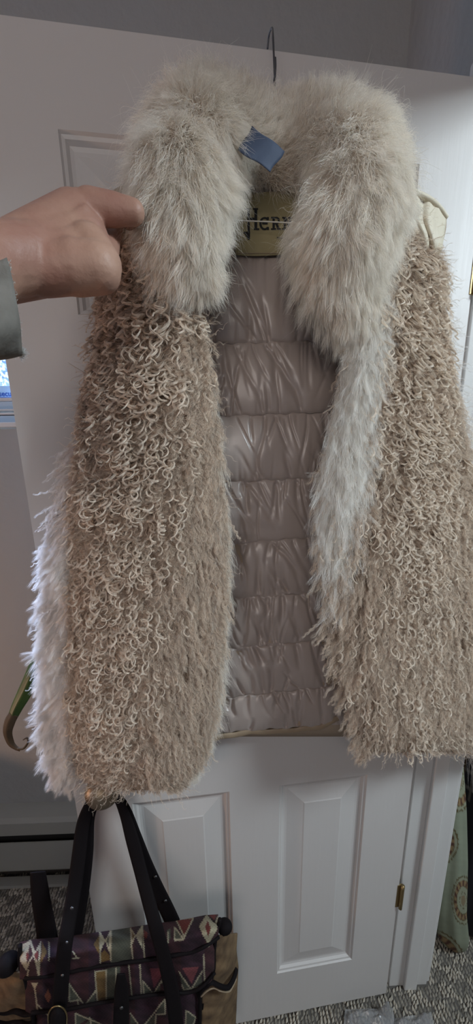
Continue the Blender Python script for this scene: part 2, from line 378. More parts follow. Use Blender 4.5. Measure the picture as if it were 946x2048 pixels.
# ================================================================== carpet loops (countless: one object)
def loops(x0, x1, y0, y1, step=.0105):
    X, Y = np.meshgrid(np.arange(x0, x1, step), np.arange(y0, y1, step * .8)); X = X.ravel(); Y = Y.ravel()
    X = X + rng.normal(0, .0012, X.size); Y = Y + rng.normal(0, .0012, Y.size); n = X.size
    blk = ((np.floor(X / .046) + np.floor(Y / .034)) % 2)
    wx_ = (X - WO[0]) * WX[0] + (Y - WO[1]) * WX[1]; wy_ = (X - WO[0]) * WY[0] + (Y - WO[1]) * WY[1]
    ok = ((wx_ < -.006) & (wy_ < WY0 - .018)) | ((wx_ > .112) & (wy_ < 1.45)) | ((wy_ < .012) & (wy_ > -.78) & (wx_ > -.012)); X, Y, blk, n = X[ok], Y[ok], blk[ok], int(ok.sum())
    h = .005 + .004 * blk + rng.normal(0, .0008, n)
    a = np.deg2rad(60) + rng.normal(0, .3, n); ca, sa = np.cos(a), np.sin(a)
    base = np.array([(-1, 0, 0), (0, -.5, 0), (1, 0, 0), (0, .5, 0), (-.45, 0, 1), (.45, 0, 1)]) * [.0075, .0075, 1]
    V = np.zeros((n, 6, 3)); V[..., 0] = X[:, None] + ca[:, None] * base[:, 0] - sa[:, None] * base[:, 1]
    V[..., 1] = Y[:, None] + sa[:, None] * base[:, 0] + ca[:, None] * base[:, 1]; V[..., 2] = base[:, 2] * h[:, None] - .0002
    f = np.array([(0, 1, 4), (1, 5, 4), (1, 2, 5), (2, 3, 5), (3, 4, 5), (3, 0, 4)]); Fc = (f[None] + 6 * np.arange(n)[:, None, None]).reshape(-1, 3)
    c = np.array([.35, .315, .265])[None] * (0.66 + .64 * blk + rng.normal(0, .10, n)).clip(.2, 1.6)[:, None]
    o = mesh('carpet_pile', V.reshape(-1, 3), Fc, M['carpetloop'], None, True, np.repeat(c, 6, 0))
    o['kind'] = 'stuff'; tag(o, 'grey looped carpet pile woven in a block pattern on the floor', 'carpet'); return o
loops(-.70, 1.75, -.32, 1.0)
# ================================================================== THE VEST
vest = empty('fur_vest', (0.41, -0.03, 1.02), 'cream curly sheepskin vest with fluffy collar and quilted lining hanging on the white door', 'vest')
def rows(tab, n):
    tab = np.array(tab, float); y = np.linspace(tab[0, 0], tab[-1, 0], n)
    return y, np.stack([np.interp(y, tab[:, 0], tab[:, k]) for k in range(1, tab.shape[1])], -1)
def smooth1(a, k):
    ker = np.ones(k) / k; p = np.pad(a, ((k, k), (0, 0)), 'edge'); return np.stack([np.convolve(p[:, i], ker, 'same')[k:-k] for i in range(a.shape[1])], -1)
def panel_grid(tab, yf, nu=40, nv=110):
    y, X = rows(tab, nv); X = smooth1(X, 5); t = np.linspace(0, 1, nu)
    px = X[:, 0][None] * (1 - t[:, None]) + X[:, 1][None] * t[:, None]; py = np.tile(y, (nu, 1))
    G = P(px, py, yf(t[:, None], ((y - y[0]) / (y[-1] - y[0]))[None])); return G
def lookup(G, t, v):
    nu, nv = G.shape[:2]; a = t * (nu - 1.001); b = v * (nv - 1.001); i = a.astype(int); j = b.astype(int); fa = (a - i)[:, None]; fb = (b - j)[:, None]
    p = (G[i, j] * (1 - fa) + G[i + 1, j] * fa) * (1 - fb) + (G[i, j + 1] * (1 - fa) + G[i + 1, j + 1] * fa) * fb
    du = unit(G[i + 1, j] - G[i, j]); dv = unit(G[i, j + 1] - G[i, j]); n = unit(np.cross(dv, du))
    return p, n, du, dv
def sample(G, n):
    """area-weighted random (t, v)"""
    nu, nv = G.shape[:2]; a = np.linalg.norm(np.cross(G[1:, :-1] - G[:-1, :-1], G[:-1, 1:] - G[:-1, :-1]), axis=-1)
    c = rng.choice(a.size, n, p=(a / a.sum()).ravel()); i, j = np.unravel_index(c, a.shape)
    return (i + rng.random(n)) / (nu - 1), (j + rng.random(n)) / (nv - 1)
def locks(root, nrm, flow, length, curl, pitch, spread, per, K, rad, lift=.35, jitter=.35, tipr=.35):
    """curly locks: each guide curve is a widening helix that hangs along flow; per strands follow it"""
    n = len(root); s = unit(np.cross(nrm, flow)); t = np.linspace(0, 1, K)[None, :, None]
    ph = rng.uniform(0, 6.28, n)[:, None, None]; sg = rng.choice([-1, 1], n)[:, None, None]
    L = length[:, None, None]; cr = curl[:, None, None]; turns = (length / pitch)[:, None, None]
    drift = rng.normal(0, .16, n)[:, None, None]
    wob = ph + sg * turns * 2 * np.pi * (t + .12 * np.sin(3 * t + ph))
    ramp = np.clip(t * 3.2, 0, 1)
    g = root[:, None] + nrm[:, None] * (L * lift * np.sin(np.minimum(t * 1.9, 1.57)) * (1 - .3 * t)) + flow[:, None] * (L * (t ** 1.15)) + s[:, None] * (L * drift * t)
    h = s[:, None] * np.cos(wob) + unit(nrm * .55 + flow * .6)[:, None] * np.sin(wob) * .9
    h0 = s[:, None] * np.cos(ph) + unit(nrm * .55 + flow * .6)[:, None] * np.sin(ph) * .9
    g = g + cr * ramp * (h - .5 * h0)
    off = rng.normal(0, 1, (n, per, 1, 3)) * spread
    t4 = t[:, None]
    pj = rng.normal(0, jitter, (n, per, 1, 1))
    # each strand lags or leads its lock a little along the helix
    hs = (s[:, None, None] * np.cos(wob[:, None] + pj) + unit(nrm * .55 + flow * .6)[:, None, None] * np.sin(wob[:, None] + pj) * .9)
    p = (g - cr * ramp * h)[:, None] + (cr * ramp)[:, None] * hs + off * (1.15 - .75 * t4)
    p = p.reshape(n * per, K, 3)
    r = rad * (1 - (1 - tipr) * np.linspace(0, 1, K) ** 2)[None] * rng.uniform(.7, 1.25, (n * per, 1))
    return p, np.broadcast_to(r, (n * per, K))
def strands(root, d0, length, grav, clump, wave, K, rad, nclump, tipr=.15, wfreq=2.2, gdir=(0, 0, -1.)):
    """straight fluffy fur: leaves along d0, bends towards gdir, tips gather into nclump wisps"""
    n = len(root); t = np.linspace(0, 1, K)[None, :, None]; L = length[:, None, None]
    p = root[:, None] + unit(d0)[:, None] * L * t + np.asarray(gdir) * grav * L * t ** 2
    w1 = rng.normal(0, 1, (n, 1, 3)); w2 = rng.normal(0, 1, (n, 1, 3))
    p = p + wave * L * t * (w1 * np.sin(t * wfreq * 3 + 1) + w2 * .6 * np.sin(t * wfreq * 5)) * .5
    if nclump:
        ci = rng.choice(n, nclump, replace=False); kd = KDTree(nclump); key = root + unit(d0) * .006
        for q_, c_ in enumerate(key[ci]): kd.insert(c_, q_)
        kd.balance(); best = np.array([kd.find(k_)[1] for k_ in key])
        tgt = p[ci][best]; p = p + (tgt - p) * (clump * t ** 1.3)
    r = rad * (1 - (1 - tipr) * np.linspace(0, 1, K) ** 1.5)[None] * rng.uniform(.7, 1.3, (n, 1))
    return p, np.broadcast_to(r, (n, K))
def put(name, lst, m, parent):
    for k, (p, r) in enumerate(lst): pass
    K = max(p.shape[1] for p, r in lst)
    hc_p = [p for p, r in lst]; hc_r = [r for p, r in lst]
    sizes = [p.shape[1] for p, r in lst for _ in range(len(p))]
    hc = bpy.data.hair_curves.new(name); hc.add_curves(sizes)
    hc.position_data.foreach_set('vector', np.concatenate([p.reshape(-1) for p in hc_p]).astype(np.float32))
    a = hc.attributes.get('radius') or hc.attributes.new('radius', 'FLOAT', 'POINT')
    a.data.foreach_set('value', np.concatenate([np.ascontiguousarray(r).reshape(-1) for r in hc_r]).astype(np.float32))
    hc.materials.append(m); o = bpy.data.objects.new(name, hc); C.objects.link(o); o.parent = parent
    pw = Matrix.Translation(Vector((0, 0, 0)))
    top = parent
    o.matrix_parent_inverse = parent.matrix_world.inverted(); o.matrix_world = Matrix(); o['kind'] = 'stuff'
    return o
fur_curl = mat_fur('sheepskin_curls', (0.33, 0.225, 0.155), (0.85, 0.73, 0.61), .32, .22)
fur_ring = mat_fur('sheepskin_highlight_ringlets', (0.42, 0.30, 0.21), (0.93, 0.84, 0.73), .18, .2)  # same fur as the curls, colour lightened for the highlights
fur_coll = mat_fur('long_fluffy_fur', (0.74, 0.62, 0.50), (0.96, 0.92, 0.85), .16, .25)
fur_side = mat_fur('backlit_side_fur', (0.85, 0.81, 0.78), (0.97, 0.95, 0.93), .10, .5)  # same fleece painted whiter to imitate backlight and strong side light
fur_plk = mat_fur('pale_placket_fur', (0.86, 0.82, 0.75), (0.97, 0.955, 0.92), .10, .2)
DN = np.array([0, 0, -1.0])

# ---- back and lining
bt = [(400, 262, 862), (520, 240, 868), (650, 215, 872), (760, 190, 885), (850, 172, 915), (950, 158, 945), (1050, 140, 962), (1150, 130, 975), (1300, 122, 980), (1430, 122, 980), (1472, 128, 975)]
Gb = panel_grid(bt, lambda t, v: -.016 - .012 * np.sin(np.pi * t) + 0 * v, 30, 60)
back = grid('back_panel', Gb, M['hide'], vest, solid=.004)
seams = [(508, 503), (688, 681), (833, 824), (966, 954), (1091, 1071), (1199, 1182), (1299, 1279), (1398, 1372), (1466, 1450)]
lin = empty('lining', P(550, 900, -.03)); lin.parent = vest; lin.matrix_parent_inverse = vest.matrix_world.inverted()
lx0, lx1 = 300, 800
def bafflemesh(k, ya, yb, nu=300, nv=46, amp=.0125, seed=0):
    g = np.random.default_rng(100 + seed); t = np.linspace(0, 1, nu)[:, None]; v = np.linspace(0, 1, nv)[None]
    px = lx0 + (lx1 - lx0) * t + 0 * v
    yA = ya[0] + (ya[1] - ya[0]) * (px - 430) / 230; yB = yb[0] + (yb[1] - yb[0]) * (px - 430) / 230
    wv = 2.2 * np.sin(px * .11 + seed) + 1.3 * np.sin(px * .27 + 2 * seed)
    py = yA * (1 - v) + yB * v + wv * (1 - v) * .6 + (2.2 * np.sin(px * .11 + seed + 1) + 1.3 * np.sin(px * .27 + 2 * seed + 2)) * v * .6
    puff = np.clip(4 * v * (1 - v), 0, 1) ** .55 * amp * (1 + .12 * np.sin(px * .02 + seed * 2))
    d = np.zeros_like(px); hgt = (yb[0] - ya[0])
    for _ in range(44):                                           # folds that start in a gathered seam and fade
        x0 = g.uniform(lx0 + 60, lx1 - 60); sk = g.normal(22, 26); top = g.random() < .58; ln = g.uniform(.35, 1.0); wd = g.uniform(2.6, 7.0); a = g.uniform(.0016, .0060) * (1 if k < 3 else 1.4 if k < 5 else 2.0)
        vv = v if top else 1 - v
        xc = x0 + sk * v * hgt / 110 * (1 if top else 1) + 5 * np.sin(v * 4 + x0)
        e = np.exp(-((px - xc) / (wd * (.6 + .9 * vv))) ** 2); fade = np.clip(1 - vv / ln, 0, 1) ** .8 * np.clip(vv * 14, 0, 1)
        d += -a * e * fade
    for _ in range(30):                                           # short gathers right at both seams
        x0 = g.uniform(lx0, lx1); top = g.random() < .5; vv = v if top else 1 - v
        d += -g.uniform(.0010, .0030) * np.exp(-((px - x0 - g.normal(0, 6) * vv) / 3.2) ** 2) * np.exp(-vv * 7) * np.clip(vv * 25, 0, 1)
    d += .0016 * noise3(np.stack([px * .03, py * .03, 0 * px], -1), 1.0, seed)
    # a few broad soft ridges
    Y = -.030 - puff - d * .95 - .006 * np.sin((px - 430) / 230 * 3.1)
    return P(px, py, Y)
for k in range(8):
    Gk = bafflemesh(k, seams[k], seams[k + 1], seed=k, amp=.0115 if k < 3 else .0105)
    o = grid('baffle', Gk, M['lining'], lin)
# yoke facing above the first baffle and round the neck
t = np.linspace(0, 1, 60)[:, None]; v = np.linspace(0, 1, 30)[None]
px = 330 + 440 * t + 0 * v; py = 330 + 182 * v + 0 * t
fac = P(px, py, -.030 - .004 * np.sin(px * .05) * v - .003 * np.sin(py * .07 + px * .02))
grid('facing', fac, M['lining'], lin)
# hem binding
hb = []
for x in np.linspace(385, 715, 60):
    y = np.interp(x, [385, 430, 500, 560, 640, 680, 715], [1478, 1479, 1467, 1466, 1458, 1438, 1420]) + .7 * math.sin(x * .11)
    hb.append(P(x, y - 3, -.034 - .0006 * math.sin(x * .21)))
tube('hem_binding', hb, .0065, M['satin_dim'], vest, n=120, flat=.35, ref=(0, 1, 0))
# ---- neck label with its lettering
t = np.linspace(0, 1, 24)[:, None]; v = np.linspace(0, 1, 20)[None]
LY = -.0420
def lab(px, py, off=0): return P(px, py, LY + .004 * np.sin((np.asarray(px) - 470) / 150 * 3.1) * -1 + off)
labl = grid('neck_label', lab(470 + 135 * t + (v - .5) * 3, 383 + 127 * v + 2 * np.sin(t * 5)), M['label'], vest, solid=.0008)
strokes = []
def poly(pts): strokes.append([(460 + a / 5.91, 340 + b / 5.91) for a, b in pts])
def rect(a, b, c, d): poly([(a, b), (c, b), (c, d), (a, d)])
poly([(203, 452), (232, 452), (236, 742), (207, 742)]); rect(178, 450, 240, 471); rect(288, 455, 322, 700); rect(272, 450, 332, 471); rect(282, 688, 347, 709); rect(228, 563, 292, 592)
for a0 in np.linspace(40, 315, 22):
    pass
def arc(cx_, cy_, rx, ry, a0, a1, wx, n=16):
    A = np.radians(np.linspace(a0, a1, n))
    for a, b in zip(A[:-1], A[1:]):
        poly([(cx_ + rx * math.cos(a), cy_ - ry * math.sin(a)), (cx_ + (rx - wx) * math.cos(a), cy_ - (ry - wx * .8) * math.sin(a)), (cx_ + (rx - wx) * math.cos(b), cy_ - (ry - wx * .8) * math.sin(b)), (cx_ + rx * math.cos(b), cy_ - ry * math.sin(b))])
arc(410, 632, 64, 78, 42, 318, 27); rect(380, 618, 445, 642); rect(436, 555, 460, 590); rect(436, 672, 460, 706)
rect(502, 556, 530, 700); rect(484, 553, 560, 573); rect(484, 688, 548, 707); arc(548, 597, 42, 43, -90, 90, 24); rect(525, 622, 556, 641); poly([(535, 636), (562, 632), (594, 706), (562, 706)]); rect(556, 688, 602, 707)
rect(634, 556, 660, 700); rect(616, 553, 664, 573); rect(616, 688, 676, 707); poly([(640, 556), (668, 556), (716, 690), (716, 706), (694, 706)]); rect(696, 556, 722, 706); rect(682, 553, 738, 573)
arc(800, 631, 58, 78, 0, 360, 26, 24)
rect(162, 728, 860, 755); poly([(162, 728), (238, 728), (236, 824), (214, 824)])
for i, ch in enumerate('MAD'):
    x = 555 + i * 27
    rect(x, 790, x + 5, 812)
    if ch == 'M': rect(x + 15, 790, x + 20, 812); poly([(x, 790), (x + 5, 790), (x + 12, 804), (x + 8, 804)]); poly([(x + 20, 790), (x + 15, 790), (x + 8, 804), (x + 12, 804)])
    if ch == 'A': rect(x + 14, 790, x + 19, 812); rect(x, 790, x + 18, 794); rect(x, 801, x + 18, 804)
    if ch == 'D': rect(x, 790, x + 14, 794); rect(x, 808, x + 14, 812); rect(x + 13, 793, x + 18, 809)
V = []; fs = []
for q in strokes:
    b = len(V)
    for x, y in q: V.append(lab(x, y, -.0012))
    for x, y in q: V.append(lab(x, y, -.0002))
    k = len(q); fs += [tuple(range(b, b + k)), tuple(range(b + 2 * k - 1, b + k - 1, -1))] + [(b + i, b + (i + 1) % k, b + k + (i + 1) % k, b + k + i) for i in range(k)]
o = mesh('lettering', V, fs, M['ink'], labl)
edge = [lab(471, 385, -.0006), lab(605, 385, -.0006), lab(604, 508, -.0006), lab(471, 509, -.0006), lab(471, 385, -.0006)]
for a, b in zip(edge[:-1], edge[1:]): pass
tube('label_stitching', [lab(x, 506.5, -.0008) for x in np.linspace(473, 602, 12)], .0005, M['ink'] if 0 else M['satin_dim'], labl)
tube('thread', [P(452, 438, -.075), P(490, 441.5, -.066), P(535, 443.5, -.064), P(590, 446, -.075)], .00075, M['thread'], vest, n=24, seg=6)

# ---- the two front panels
def yfL(t, v): return -(.045 + .062 * np.sin(np.clip(t * 1.25, 0, 1) * np.pi / 2) ** .8 - .012 * np.clip((t - .8) / .2, 0, 1)) - .012 * v
def yfR(t, v): return yfL(1 - t, v)
tL = [(415, 262, 330), (450, 240, 335), (500, 228, 345), (590, 215, 375), (650, 213, 398), (700, 206, 408), (760, 190, 415), (850, 172, 424), (950, 160, 434), (1050, 158, 442), (1150, 156, 440), (1300, 152, 432), (1400, 153, 422), (1500, 156, 398), (1560, 163, 368), (1578, 215, 360)]
tR = [(430, 760, 796), (470, 752, 832), (518, 745, 864), (600, 712, 868), (650, 705, 870), (760, 692, 882), (850, 672, 902), (950, 652, 925), (1050, 648, 945), (1150, 652, 960), (1300, 672, 965), (1400, 702, 962), (1470, 718, 950), (1503, 738, 928)]
def curlmap(t, v, px, py):
    """curl radius factor: ringlets in the middle of each panel, straighter beside the opening and at the hem"""
    left = px < 540
    band = np.where(left, np.exp(-((px - np.interp(py, [400, 900, 1500], [300, 262, 215])) / np.interp(py, [400, 900, 1500], [115, 112, 80])) ** 2),
                    np.exp(-((px - np.interp(py, [400, 900, 1500], [820, 830, 830])) / np.interp(py, [400, 900, 1200, 1500], [70, 85, 80, 60])) ** 2))
    hemf = np.where(left, np.interp(py, [1000, 1560], [1, .8]), np.interp(py, [950, 1250], [1, .35]))
    return np.clip(band * hemf, .12, 1)
for side, tab, yf in (('L', tL, yfL), ('R', tR, yfR)):
    G = panel_grid(tab, yf)
    if side == 'L': GL = G
    else: GR = G
    fp = grid('front_panel', G, M['hide'], vest, solid=.005)
    lst = []
    # locks
    nl = 5600 if side == 'L' else 5200
    tt, vv = sample(G, nl); root, nrm, du, dv = lookup(G, tt, vv)
    nrm = np.where((nrm[:, 1] > 0)[:, None], -nrm, nrm)
    px, py = PIX(root); cm = curlmap(tt, vv, px, py)
    # hanging direction: down, a little away from the middle of the panel
    inner = (tt if side == 'L' else 1 - tt)
    sx = 1 if side == 'L' else -1
    fl = DN[None] + sx * np.array([1., 0, 0])[None] * (.16 * (inner - .5) + rng.normal(0, .10, nl))[:, None]
    fl = unit(fl - nrm * (fl * nrm).sum(1)[:, None] + nrm * .12)
    if side == 'R':
        fl = unit(fl + np.array([-.45, -.1, 0])[None] * (np.clip((inner - .72) / .28, 0, 1) * np.clip((py - 700) / 300, 0, 1))[:, None] + np.array([.35, 0, 0])[None] * (np.clip((.25 - inner) / .25, 0, 1))[:, None])
    L_ = (.034 + .016 * (1 - cm) + rng.normal(0, .005, nl)).clip(.015) * np.interp(py, [420, 560], [.6, 1])
    hem_room = np.where(px < 300, np.interp(py, [1410, 1520, 1560], [1, .45, .12]), np.where(px < 540, np.interp(py, [1470, 1575], [1, .22]), np.where(px > 740, np.interp(py, [1400, 1500], [1, .12]), np.interp(py, [1440, 1503], [1, .7])))); L_ = L_ * hem_room
    cr = (.0013 + .0041 * cm * rng.uniform(.45, 1.35, nl)) * np.interp(py, [500, 1000], [.85, 1.1])
    pitch = np.interp(cm, [0, 1], [.0125, .0125]) * rng.uniform(.8, 1.3, nl)
    lst.append(locks(root, nrm, fl, L_, cr, pitch, .0025, 14, 22, .00018, jitter=.6))
    # larger ringlets that ride on top, coloured lighter to stand for highlights
    nb = 1650; tt, vv = sample(G, nb * 3); root, nrm, du, dv = lookup(G, tt, vv); nrm = np.where((nrm[:, 1] > 0)[:, None], -nrm, nrm)
    px, py = PIX(root); cm = curlmap(tt, vv, px, py) * np.clip(.75 + .5 * noise3(root, 45, 21), .2, 1.2); kk = np.argsort(-(cm + rng.random(nb * 3) * 1.0))[:nb]
    root, nrm, cm, py = root[kk], nrm[kk], cm[kk], py[kk]
    fl = unit(DN[None] + nrm * .25 + rng.normal(0, .14, (nb, 3)))
    ring = (locks(root + nrm * .006, nrm, fl, rng.uniform(.026, .046, nb) * np.interp(py, [430, 560, 1400, 1500, 1550], [.5, 1, 1, .5, .12]), (.0030 + .0040 * cm * rng.uniform(.5, 1.3, nb)), rng.uniform(.013, .020, nb), .0009, 11, 26, .00022, lift=.42, jitter=.18))
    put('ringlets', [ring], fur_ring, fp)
    # fine frizzy underfur
    nu_ = 42000
    tt, vv = sample(G, nu_); root, nrm, du, dv = lookup(G, tt, vv); nrm = np.where((nrm[:, 1] > 0)[:, None], -nrm, nrm)
    d0 = unit(DN[None] + nrm * .45 + rng.normal(0, .28, (nu_, 3)))
    px, py = PIX(root)
    lst.append(strands(root, d0, rng.uniform(.014, .03, nu_) * np.interp(py, [430, 560], [.6, 1]) * np.where(px < 540, np.interp(py, [1500, 1570], [1, .3]), np.where(px > 740, np.interp(py, [1450, 1503], [1, .3]), 1)), .35, .55, .30, 9, .00022, 5200, wfreq=3.5))
    # flyaway hairs that soften the outline
    nf = 2600; tt, vv = sample(G, nf); root, nrm, du, dv = lookup(G, tt, vv); nrm = np.where((nrm[:, 1] > 0)[:, None], -nrm, nrm)
    s_ = np.stack([np.sign(tt - .5), 0 * tt, 0 * tt], -1); d0 = unit(nrm * .8 + s_ * .7 + DN * .3 + rng.normal(0, .4, (nf, 3)))
    lst.append(locks(root, nrm, d0, rng.uniform(.02, .038, nf), rng.uniform(.001, .003, nf), np.full(nf, .013), .0008, 2, 14, .00017))
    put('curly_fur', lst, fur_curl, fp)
# pale straighter fur along the right placket and the outer sides
def ribbon_fur(name, G, n, d, L, grav, parent, m, rad=.0002, clump=.6, wave=.22, K=10, nc=None, djit=.22, fade=None):
    tt, vv = sample(G, n); root, nrm, du, dv = lookup(G, tt, vv); nrm = np.where((nrm[:, 1] > 0)[:, None], -nrm, nrm)
    if fade is not None:
        kp = rng.random(n) < fade(PIX(root)[1] + 60 * noise3(root, 70, 8)); tt, vv, root, nrm, n = tt[kp], vv[kp], root[kp], nrm[kp], int(kp.sum())
    px, py = PIX(root); dd = d(tt, vv, px, py, nrm) + rng.normal(0, djit, (n, 3))
    return strands(root, unit(dd), L(tt, vv, px, py) * rng.uniform(.7, 1.2, n), grav, clump, wave, K, rad, nc or n // 14)
# right placket: a band of long pale fur running down from the collar
pk = [(560, 700, 780), (650, 700, 765), (760, 690, 748), (850, 668, 738), (950, 645, 728), (1050, 640, 712), (1150, 645, 700), (1230, 655, 690)]
Gp = panel_grid(pk, lambda t, v: -.112 - .012 * np.sin(np.pi * t) + 0 * v, 14, 60)
plk = grid('placket', Gp, M['hide_w'], vest, solid=.004)
put('placket_fur', [ribbon_fur('p', Gp, 26000, lambda t, v, px, py, n: DN[None] + n * .38 + np.array([-.25, 0, 0]) * (1 - t)[:, None] * np.clip((py - 650) / 250, 0, 1)[:, None] + np.array([.10, 0, 0]) * t[:, None],
                               lambda t, v, px, py: np.interp(py, [560, 900, 1230], [.036, .045, .035]), .4, plk, fur_coll, clump=.8, wave=.24, K=11, fade=lambda y: np.interp(y, [880, 1180], [1, .05]))], fur_plk, plk)
# left placket edge: cream piping and a thin strip of pale fur
tube('edge_piping', [P(x, y, Y) for x, y, Y in ((380, 585, -.098), (396, 640, -.10), (410, 710, -.10), (421, 800, -.10), (430, 880, -.10), (438, 960, -.10), (444, 1030, -.10))], .0030, M['satin'], vest, n=60, seg=8, flat=.6)
pk = [(585, 345, 385), (650, 372, 402), (760, 392, 418), (850, 404, 430), (950, 416, 440), (1050, 424, 448), (1150, 420, 448), (1300, 412, 440), (1400, 404, 430), (1480, 388, 412), (1540, 365, 385)]
Gq = panel_grid(pk, lambda t, v: -.108 + 0 * v + .01 * t, 8, 70)
plq = grid('placket', Gq, M['hide_w'], vest, solid=.004)
put('placket_fur', [ribbon_fur('q', Gq, 17000, lambda t, v, px, py, n: DN[None] + n * .30 + np.array([.22, 0, 0]) * (t - .25)[:, None],
                               lambda t, v, px, py: np.interp(py, [560, 900, 1400, 1540], [.026, .034, .038, .024]), .4, plq, fur_coll, clump=.65, wave=.25, K=10)], fur_coll, plq)
# side panels: long fur on both flanks, whitened to carry the light on it
sl = [(880, 160, 176), (950, 142, 165), (1050, 122, 162), (1150, 112, 160), (1300, 108, 158), (1400, 108, 160), (1480, 116, 163), (1540, 134, 170)]
Gs = panel_grid(sl, lambda t, v: -.026 - .03 * t + 0 * v, 12, 70)
sp = grid('side_panel', Gs, M['hide_w'], vest, solid=.004)
put('side_fur', [ribbon_fur('s', Gs, 42000, lambda t, v, px, py, n: DN[None] * .62 + n * .30 + np.array([-1.1, 0, 0])[None] * (1 - .6 * t)[:, None] + noise3(P(px, py, -.04), 60, 33)[:, None] * np.array([0, -.2, .45]),
                            lambda t, v, px, py: np.interp(py, [880, 960, 1060, 1200, 1500], [.006, .020, .040, .046, .044]), .5, sp, fur_side, clump=.8, wave=.22, K=11, nc=1300, djit=.16),
                 locks(*(lambda tt, vv: (lambda r: (r[0], np.where((r[1][:, 1] > 0)[:, None], -r[1], r[1]), unit(DN[None] + np.array([-.9, 0, 0])[None] + rng.normal(0, .2, (700, 3)))))(lookup(Gs, tt, vv)))(*sample(Gs, 700)), rng.uniform(.03, .05, 700), rng.uniform(.0008, .002, 700), np.full(700, .014), .0012, 9, 16, .0002)], fur_side, sp)
sr = [(520, 862, 870), (650, 866, 876), (760, 878, 892), (850, 900, 925), (950, 925, 955), (1100, 955, 985), (1300, 955, 990), (1440, 945, 985), (1490, 935, 975)]
Gs = panel_grid(sr, lambda t, v: -.055 + .03 * t + 0 * v, 12, 70)
sp = grid('side_panel', Gs, M['hide_w'], vest, solid=.004)
put('side_fur', [ribbon_fur('s', Gs, 34000, lambda t, v, px, py, n: DN[None] * .75 + n * .3 + np.array([.8, 0, 0])[None] * (.3 + .7 * t)[:, None],
                            lambda t, v, px, py: np.interp(py, [520, 700, 900, 1500], [.016, .022, .040, .046]), .5, sp, fur_side, clump=.6, wave=.3, K=10),
                 locks(*(lambda tt, vv: (lambda r: (r[0], np.where((r[1][:, 1] > 0)[:, None], -r[1], r[1]), unit(DN[None] * .5 + np.array([.9, 0, 0])[None] + rng.normal(0, .3, (900, 3)))))(lookup(Gs, tt, vv)))(*sample(Gs, 900)), rng.uniform(.02, .045, 900), rng.uniform(.001, .003, 900), np.full(900, .013), .0009, 5, 16, .00016)], fur_side, sp)

# ---- shoulders: right satin yoke with piped armhole, left one mostly behind the hand
def patch(name, corner_rows, Yf, m, nu=24, nv=24, fold=0.0, seed=0):
    cr_ = np.array(corner_rows, float)                      # rows of control points, each row [(x,y),...]
    R_, K_ = cr_.shape[:2]; out = np.zeros((nu, nv, 2))
    tmp = np.stack([catmull(cr_[r], nu) for r in range(R_)])   # R,nu,2
    for i in range(nu): out[i] = catmull(tmp[:, i], nv)
    px, py = out[..., 0], out[..., 1]; t = np.linspace(0, 1, nu)[:, None]; v = np.linspace(0, 1, nv)[None]
    Y = Yf(t, v) - fold * (np.exp(-((t - .35 - .3 * v) / .09) ** 2) * .8 + .6 * np.exp(-((t - .62 - .22 * v) / .06) ** 2) - .9 * np.exp(-((t - .48 - .27 * v) / .08) ** 2) + .5 * np.exp(-((t - .82 - .1 * v) / .05) ** 2))
    return grid(name, P(px, py, Y), m, vest, solid=.003)
sh = patch('shoulder_yoke', [[(770, 372), (826, 383), (862, 400), (891, 438)], [(775, 400), (822, 420), (852, 442), (888, 462)], [(790, 440), (830, 455), (858, 478), (881, 502)], [(800, 470), (835, 490), (855, 505), (870, 520)]],
           lambda t, v: -.064 - .030 * (1 - t) - .012 * np.sin(v * 3.1), M['satin'], fold=.006)
tube('armhole_piping', [P(x, y, Y) for x, y, Y in ((891, 436, -.065), (889, 462, -.070), (883, 485, -.072), (874, 512, -.072), (868, 540, -.056), (868, 600, -.05))], .0017, M['steel'] if 0 else M['satin_dim'], sh, n=40, seg=8)
tube('shoulder_seam', [P(x, y, Y) for x, y, Y in ((800, 372, -.100), (828, 385, -.090), (858, 400, -.080), (878, 418, -.070), (891, 437, -.064))], .0048, M['satin'], sh, n=40, seg=10, flat=.7)
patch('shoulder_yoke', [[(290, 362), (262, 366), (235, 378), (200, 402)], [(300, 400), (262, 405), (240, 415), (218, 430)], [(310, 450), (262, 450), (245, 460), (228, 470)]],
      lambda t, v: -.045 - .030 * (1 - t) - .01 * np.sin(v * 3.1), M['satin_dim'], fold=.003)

# ---- collar: a thick roll from one lapel tip over the back of the neck to the other
cp = np.array([  # px, py, Y, radius px across, radius depth (m)
    (404, 590, -.112, 8, .006), (390, 548, -.120, 26, .014), (364, 480, -.128, 44, .024), (354, 410, -.130, 56, .030), (362, 345, -.120, 66, .032), (382, 290, -.098, 64, .030),
    (432, 255, -.070, 54, .024), (495, 272, -.054, 56, .018), (560, 298, -.050, 60, .016), (625, 280, -.060, 60, .020),
    (682, 286, -.086, 62, .028), (716, 336, -.110, 64, .032), (708, 405, -.126, 74, .034), (684, 480, -.130, 70, .030), (680, 548, -.124, 50, .022), (702, 604, -.116, 30, .014), (724, 650, -.112, 14, .008)])
nC, sC = 110, 34
cc = catmull(cp, nC); pt = P(cc[:, 0], cc[:, 1], cc[:, 2]); dep = ((pt - CP) @ CR.T)[:, 1]; rm = np.clip(cc[:, 3], 4, None) * dep / F; rd = np.clip(cc[:, 4], .004, None)
T = np.gradient(pt, axis=0); T = unit(T); Bd = np.tile([0, 1., 0], (nC, 1)); Bd = unit(Bd - T * (Bd * T).sum(1)[:, None]); Ad = np.cross(Bd, T)
th = np.linspace(0, 2 * np.pi, sC, endpoint=False)
wob = 1 + .07 * noise3(np.stack([cc[:, 0] * .02, cc[:, 1] * .02, 0 * cc[:, 0]], -1)[:, None] + np.stack([np.cos(th), np.sin(th), 0 * th], -1)[None], 1.3, 5)
